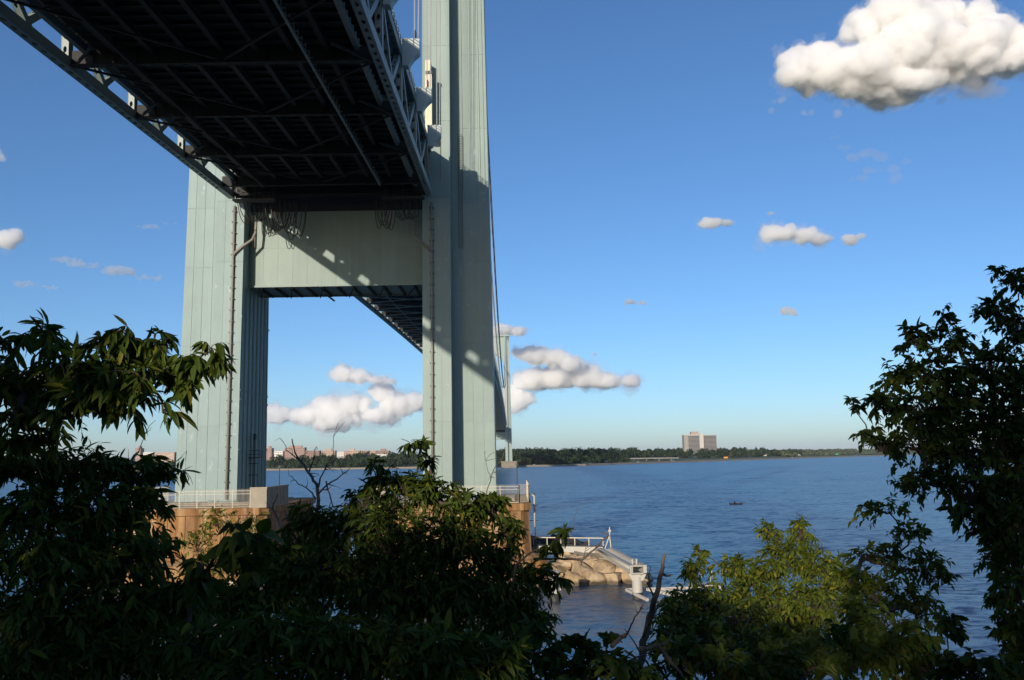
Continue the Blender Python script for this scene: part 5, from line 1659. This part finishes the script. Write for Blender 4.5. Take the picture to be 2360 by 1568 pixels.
    plant('vine_shrub', 'lobed leaf vine bush below the shallow water', [(1230, 1480, 70, 55, 6.2), (1320, 1510, 80, 45, 6.2), (1400, 1530, 60, 35, 6.2), (1180, 1550, 90, 40, 6.0), (1330, 1560, 110, 30, 6.0), (1450, 1555, 60, 30, 6.2), (1400, 1480, 22, 26, 6.4)], (0.6, 6.2), LEAF_B, shape='lobed', L=0.10, wr=0.62, cover=2.4, hang=0.35, nleaf=7, shoot=0.26, seed=9, cat='shrub', trunk_r=0.03)
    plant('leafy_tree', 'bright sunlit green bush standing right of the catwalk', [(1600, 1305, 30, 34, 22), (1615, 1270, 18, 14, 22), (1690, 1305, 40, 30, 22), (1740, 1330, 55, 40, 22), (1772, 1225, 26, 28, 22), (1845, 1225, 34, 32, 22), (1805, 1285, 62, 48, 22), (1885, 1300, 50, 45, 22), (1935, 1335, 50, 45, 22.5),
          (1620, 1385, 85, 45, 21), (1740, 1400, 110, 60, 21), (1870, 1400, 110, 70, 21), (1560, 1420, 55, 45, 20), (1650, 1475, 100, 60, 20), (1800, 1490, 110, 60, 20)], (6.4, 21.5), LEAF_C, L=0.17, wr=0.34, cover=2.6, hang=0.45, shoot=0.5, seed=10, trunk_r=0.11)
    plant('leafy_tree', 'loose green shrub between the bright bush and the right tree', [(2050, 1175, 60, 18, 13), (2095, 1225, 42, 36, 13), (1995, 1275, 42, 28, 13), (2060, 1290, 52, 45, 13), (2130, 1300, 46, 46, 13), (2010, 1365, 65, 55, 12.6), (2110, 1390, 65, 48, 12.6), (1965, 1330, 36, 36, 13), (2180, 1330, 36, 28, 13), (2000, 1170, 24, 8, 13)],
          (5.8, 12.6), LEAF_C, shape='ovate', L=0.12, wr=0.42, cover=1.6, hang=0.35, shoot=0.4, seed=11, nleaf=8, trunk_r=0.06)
    plant('leafy_tree', 'tall dark tree at the right edge with small pointed leaves against the sky', [(2335, 640, 36, 42, 8.2), (2295, 625, 14, 24, 8.2), (2300, 715, 46, 36, 8.2), (2345, 760, 60, 60, 8.0), (2262, 705, 16, 14, 8.2), (2172, 735, 26, 36, 8.1), (2120, 785, 46, 40, 8.1), (2088, 760, 10, 18, 8.1), (2205, 785, 44, 42, 8.0),
          (2150, 860, 80, 50, 8.0), (2060, 870, 40, 36, 8.0), (2040, 930, 48, 38, 8.0), (1972, 940, 18, 16, 8.0), (1960, 922, 9, 8, 8.0), (2000, 990, 30, 20, 8.0), (2030, 1030, 46, 22, 8.0), (2120, 940, 70, 50, 7.9), (2200, 920, 70, 60, 7.9), (2280, 850, 70, 70, 7.9), (2345, 900, 55, 80, 7.8), (2120, 1020, 78, 38, 7.9),
          (2220, 1030, 80, 60, 7.8), (2310, 1030, 80, 70, 7.8), (2150, 1100, 66, 38, 7.8), (2085, 1120, 30, 20, 7.8), (2240, 1130, 80, 55, 7.7), (2330, 1150, 70, 80, 7.7), (2285, 1225, 50, 48, 7.7), (2345, 1290, 44, 66, 7.6), (2310, 1380, 32, 44, 7.6), (2345, 1480, 44, 60, 7.6), (2330, 1230, 50, 40, 7.7), (2300, 1310, 30, 30, 7.7), (2330, 1430, 40, 40, 7.6), (2270, 1180, 50, 40, 7.9), (2200, 1180, 30, 24, 7.8), (2260, 960, 60, 50, 8.2), (2180, 980, 60, 40, 8.2), (2340, 1000, 50, 60, 8.3), (2345, 1200, 45, 50, 7.2), (2350, 1350, 44, 60, 7.2), (2350, 1450, 44, 60, 7.2), (2325, 1535, 60, 40, 7.2), (2300, 1280, 40, 40, 8.4), (2330, 1100, 50, 50, 8.4), (2450, 760, 80, 90, 8.2), (2460, 930, 90, 100, 8.0), (2450, 1100, 80, 90, 8.0), (2440, 1270, 80, 90, 7.9), (2520, 1000, 60, 100, 8.2)],
          (6.2, 8.0), LEAF_B, shape='ovate', L=0.082, wr=0.46, cover=2.4, hang=0.4, nleaf=9, shoot=0.3, seed=12, trunk_r=0.07, hub=(5.3, 8.0, 16.4))
    plant('shrub', 'dark bushes along the bottom right corner', [(1560, 1520, 70, 50, 7.2), (1680, 1540, 90, 50, 7.0), (1820, 1545, 100, 50, 7.0), (1955, 1500, 110, 65, 7.2), (2075, 1490, 90, 60, 7.2), (2160, 1540, 80, 45, 7.0), (2275, 1552, 80, 36, 6.8), (2020, 1430, 80, 45, 7.4), (2180, 1440, 40, 40, 7.4)], (3.4, 7.0), LEAF_B, shape='lobed', L=0.10, wr=0.5, cover=2.8, hang=0.4, nleaf=8, shoot=0.3, seed=13, cat='shrub', trunk_r=0.04)
    bare('dead_tree', 'bare grey branches rising from the middle bush in front of the water', [([(732, 1175), (730, 1116), (712, 1091), (694, 1066), (680, 1044), (673, 1012)], 0.016, 0.004), ([(694, 1066), (669, 1044), (653, 1019)], 0.006, 0.002), ([(712, 1091), (723, 1058), (729, 1030)], 0.008, 0.002),
         ([(731, 1130), (738, 1102), (752, 1073), (770, 1044)], 0.009, 0.003), ([(770, 1050), (768, 1008), (775, 990)], 0.003, 0.0012), ([(732, 1140), (756, 1116), (784, 1098), (806, 1080)], 0.008, 0.003), ([(728, 1150), (712, 1130), (687, 1116), (673, 1098)], 0.007, 0.0025), ([(752, 1110), (760, 1140), (768, 1170)], 0.007, 0.005)], 7.6, DEADWOOD)
    bare('dead_tree', 'bare pale twigs leaning in front of the dark pier side', [([(676, 1245), (655, 1230), (640, 1200), (628, 1170), (640, 1140)], 0.012, 0.004), ([(668, 1240), (664, 1200), (655, 1180)], 0.008, 0.003), ([(672, 1235), (690, 1205), (684, 1180)], 0.008, 0.003)], 7.7, PALEWOOD)
    bare('dead_snag', 'dead broken trunk sticking up beside the catwalk pile', [([(1470, 1560), (1481, 1480), (1495, 1432), (1504, 1399), (1515, 1365), (1523, 1323), (1527, 1301), (1533, 1276)], 0.045, 0.014), ([(1483, 1470), (1505, 1420), (1530, 1380)], 0.02, 0.008), ([(1527, 1324), (1538, 1328), (1550, 1325)], 0.016, 0.005), ([(1510, 1380), (1497, 1354), (1495, 1329), (1500, 1306)], 0.012, 0.004),
         ([(1440, 1470), (1455, 1440), (1470, 1415), (1482, 1395)], 0.012, 0.004), ([(1500, 1545), (1470, 1495), (1440, 1450)], 0.012, 0.004)], 9.5, DEADWOOD)
    bare('dead_branch', 'pale dead branches lying across the bottom of the bushes', [([(1475, 1497), (1500, 1492), (1528, 1485)], 0.018, 0.010), ([(1518, 1490), (1545, 1525), (1575, 1562)], 0.014, 0.009), ([(1410, 1490), (1430, 1470), (1440, 1463)], 0.017, 0.011), ([(1440, 1500), (1465, 1515), (1520, 1490)], 0.008, 0.003), ([(1528, 1485), (1545, 1470), (1552, 1448)], 0.008, 0.003)], 6.2, DEADWOOD)
    bare('dead_branch', 'thin curved dead branch crossing in front of the white cross girder', [([(1230, 1289), (1288, 1287), (1330, 1290), (1339, 1292), (1362, 1272), (1385, 1249), (1403, 1233)], 0.014, 0.006), ([(1262, 1265), (1290, 1240), (1316, 1226), (1323, 1201), (1330, 1171)], 0.005, 0.0015), ([(1345, 1285), (1350, 1265)], 0.004, 0.002)], 8.5, DEADWOOD)
    bare('dead_branch', 'bare twig standing up in front of the right tower leg', [([(1115, 1160), (1130, 1110), (1142, 1075), (1158, 1058)], 0.005, 0.0015), ([(1131, 1108), (1122, 1075), (1116, 1040)], 0.003, 0.001), ([(1138, 1090), (1160, 1080)], 0.002, 0.001)], 7.4, DEADWOOD)
    bare('dead_branch', 'fine pale twigs between the left branch and the lower bush', [([(250, 1110), (290, 1080), (320, 1040), (335, 1000)], 0.006, 0.002), ([(270, 1120), (310, 1095), (350, 1070)], 0.004, 0.0015), ([(395, 1080), (410, 1060), (430, 1040)], 0.003, 0.001)], 6.2, PALEWOOD)
    # unseen trees behind the viewpoint, placed and sized to shade the bushes in front
    for i, t in enumerate(SHADE):
        shade_tree(t, i)


# x, y, top height, crown half width, label
SHADE = [(-3.6, -15.5, 25.5, 2.6, 'unseen shade tree behind the viewpoint at the right end of its row'), (-8.0, -16.0, 21.0, 2.4, 'lowest unseen shade tree of the row behind the viewpoint'), (-13.3, -16.5, 26.0, 2.9, 'round unseen shade tree in the middle of the row behind the viewpoint'),
         (-18.0, -17.0, 27.0, 3.2, 'tall unseen shade tree left of the middle in the row behind the viewpoint'), (-23.5, -17.5, 27.0, 3.4, 'unseen shade tree at the left end of the row behind the viewpoint'), (0.6, -14.5, 24.0, 2.4, 'small unseen shade tree right behind the viewpoint'),
         (-6.7, -3.6, 20.4, 1.5, 'slender unseen tree added for shade just behind and left of the viewpoint'), (-5.4, -5.0, 19.2, 1.2, 'small bush like unseen tree added for shade just behind the viewpoint on the left')]


def shade_tree(t, i):
    x, y, top, w, lab = t
    bz = float(bank_h(np.array([x]), np.array([y]))[0])
    h = top - bz
    root = empty('leafy_tree', (x, y, bz), lab, 'tree', 'unseen shade trees behind the viewpoint')
    r = np.random.default_rng(60 + i)
    n = int(880 * w * w)
    lob = [(np.array([r.uniform(-0.75, 0.75) * w, r.uniform(-0.7, 0.7) * w, r.uniform(0.12, 0.86) * h]), r.uniform(0.34, 0.5) * w) for _ in range(24)]
    k = r.integers(len(lob), size=n)
    cc = np.array([a for a, b in lob])[k]; rr = np.array([b for a, b in lob])[k]
    P = cc + norm(r.normal(size=(n, 3))) * (rr * r.random(n) ** 0.4)[:, None]
    P[:, 2] = np.minimum(P[:, 2], h)
    V = leaf_verts(P, norm(r.normal(size=(n, 3)) + np.array([0, 0, -0.4])), r.normal(size=(n, 3)) + np.array([0, 0, 1.0]), np.full(n, 0.27), 0.5, 'ovate', np.full(n, 0.2), np.full(n, 0.3))
    F = (np.arange(n)[:, None, None] * 11 + LEAF_F[None]).reshape(-1, 3)
    obj('crown', tri_mesh('crown', V.reshape(-1, 3), F, LEAF_B, np.repeat(r.random(n), 11)), root, kind='stuff')
    m = MB(); m.tube([(0, 0, -0.5), (0.1, 0, h * 0.3), (0, 0.1, h * 0.7)], [0.2, 0.16, 0.08], 8); m.build('trunk', BARK, root, smooth=True)
    for a, b in lob[:12]:
        m = MB(); m.tube([(0, 0.05, a[2] * 0.6), tuple(a * 0.6 + np.array([0, 0, a[2] * 0.2])), tuple(a)], [0.07, 0.045, 0.02], 5); m.build('limb', BARK, root, smooth=True)

# ------------------------------------------------------------------ assemble
make_clouds()
make_water()
make_bank()
deck_meshes()
side_span()
main_span()
tower(144.0, 'near tower of pale green steel plates with deck shadow across its legs', True)
tower(1442.4, 'distant pale green bridge tower with arched portal on the far shore', False)
cables()
for fn in ('make_piers', 'make_catwalk', 'make_far_shore', 'make_boat', 'make_plants'):
    if fn in globals():
        globals()[fn]()


def make_haze():
    m = bpy.data.materials.new('sea_haze'); m.use_nodes = True
    n = NT(m.node_tree); n.n.clear()
    v = n.new('ShaderNodeVolumePrincipled')
    v.inputs['Color'].default_value = (0.86, 0.92, 1.0, 1)
    v.inputs['Density'].default_value = 2.4e-5
    o = n.new('ShaderNodeOutputMaterial'); n.l.new(v.outputs[0], o.inputs['Volume'])
    mb = MB(); mb.bx(-31000, 31000, -700, 41000, -4.5, 232); mb.build('haze', m, kind='stuff')


make_haze()
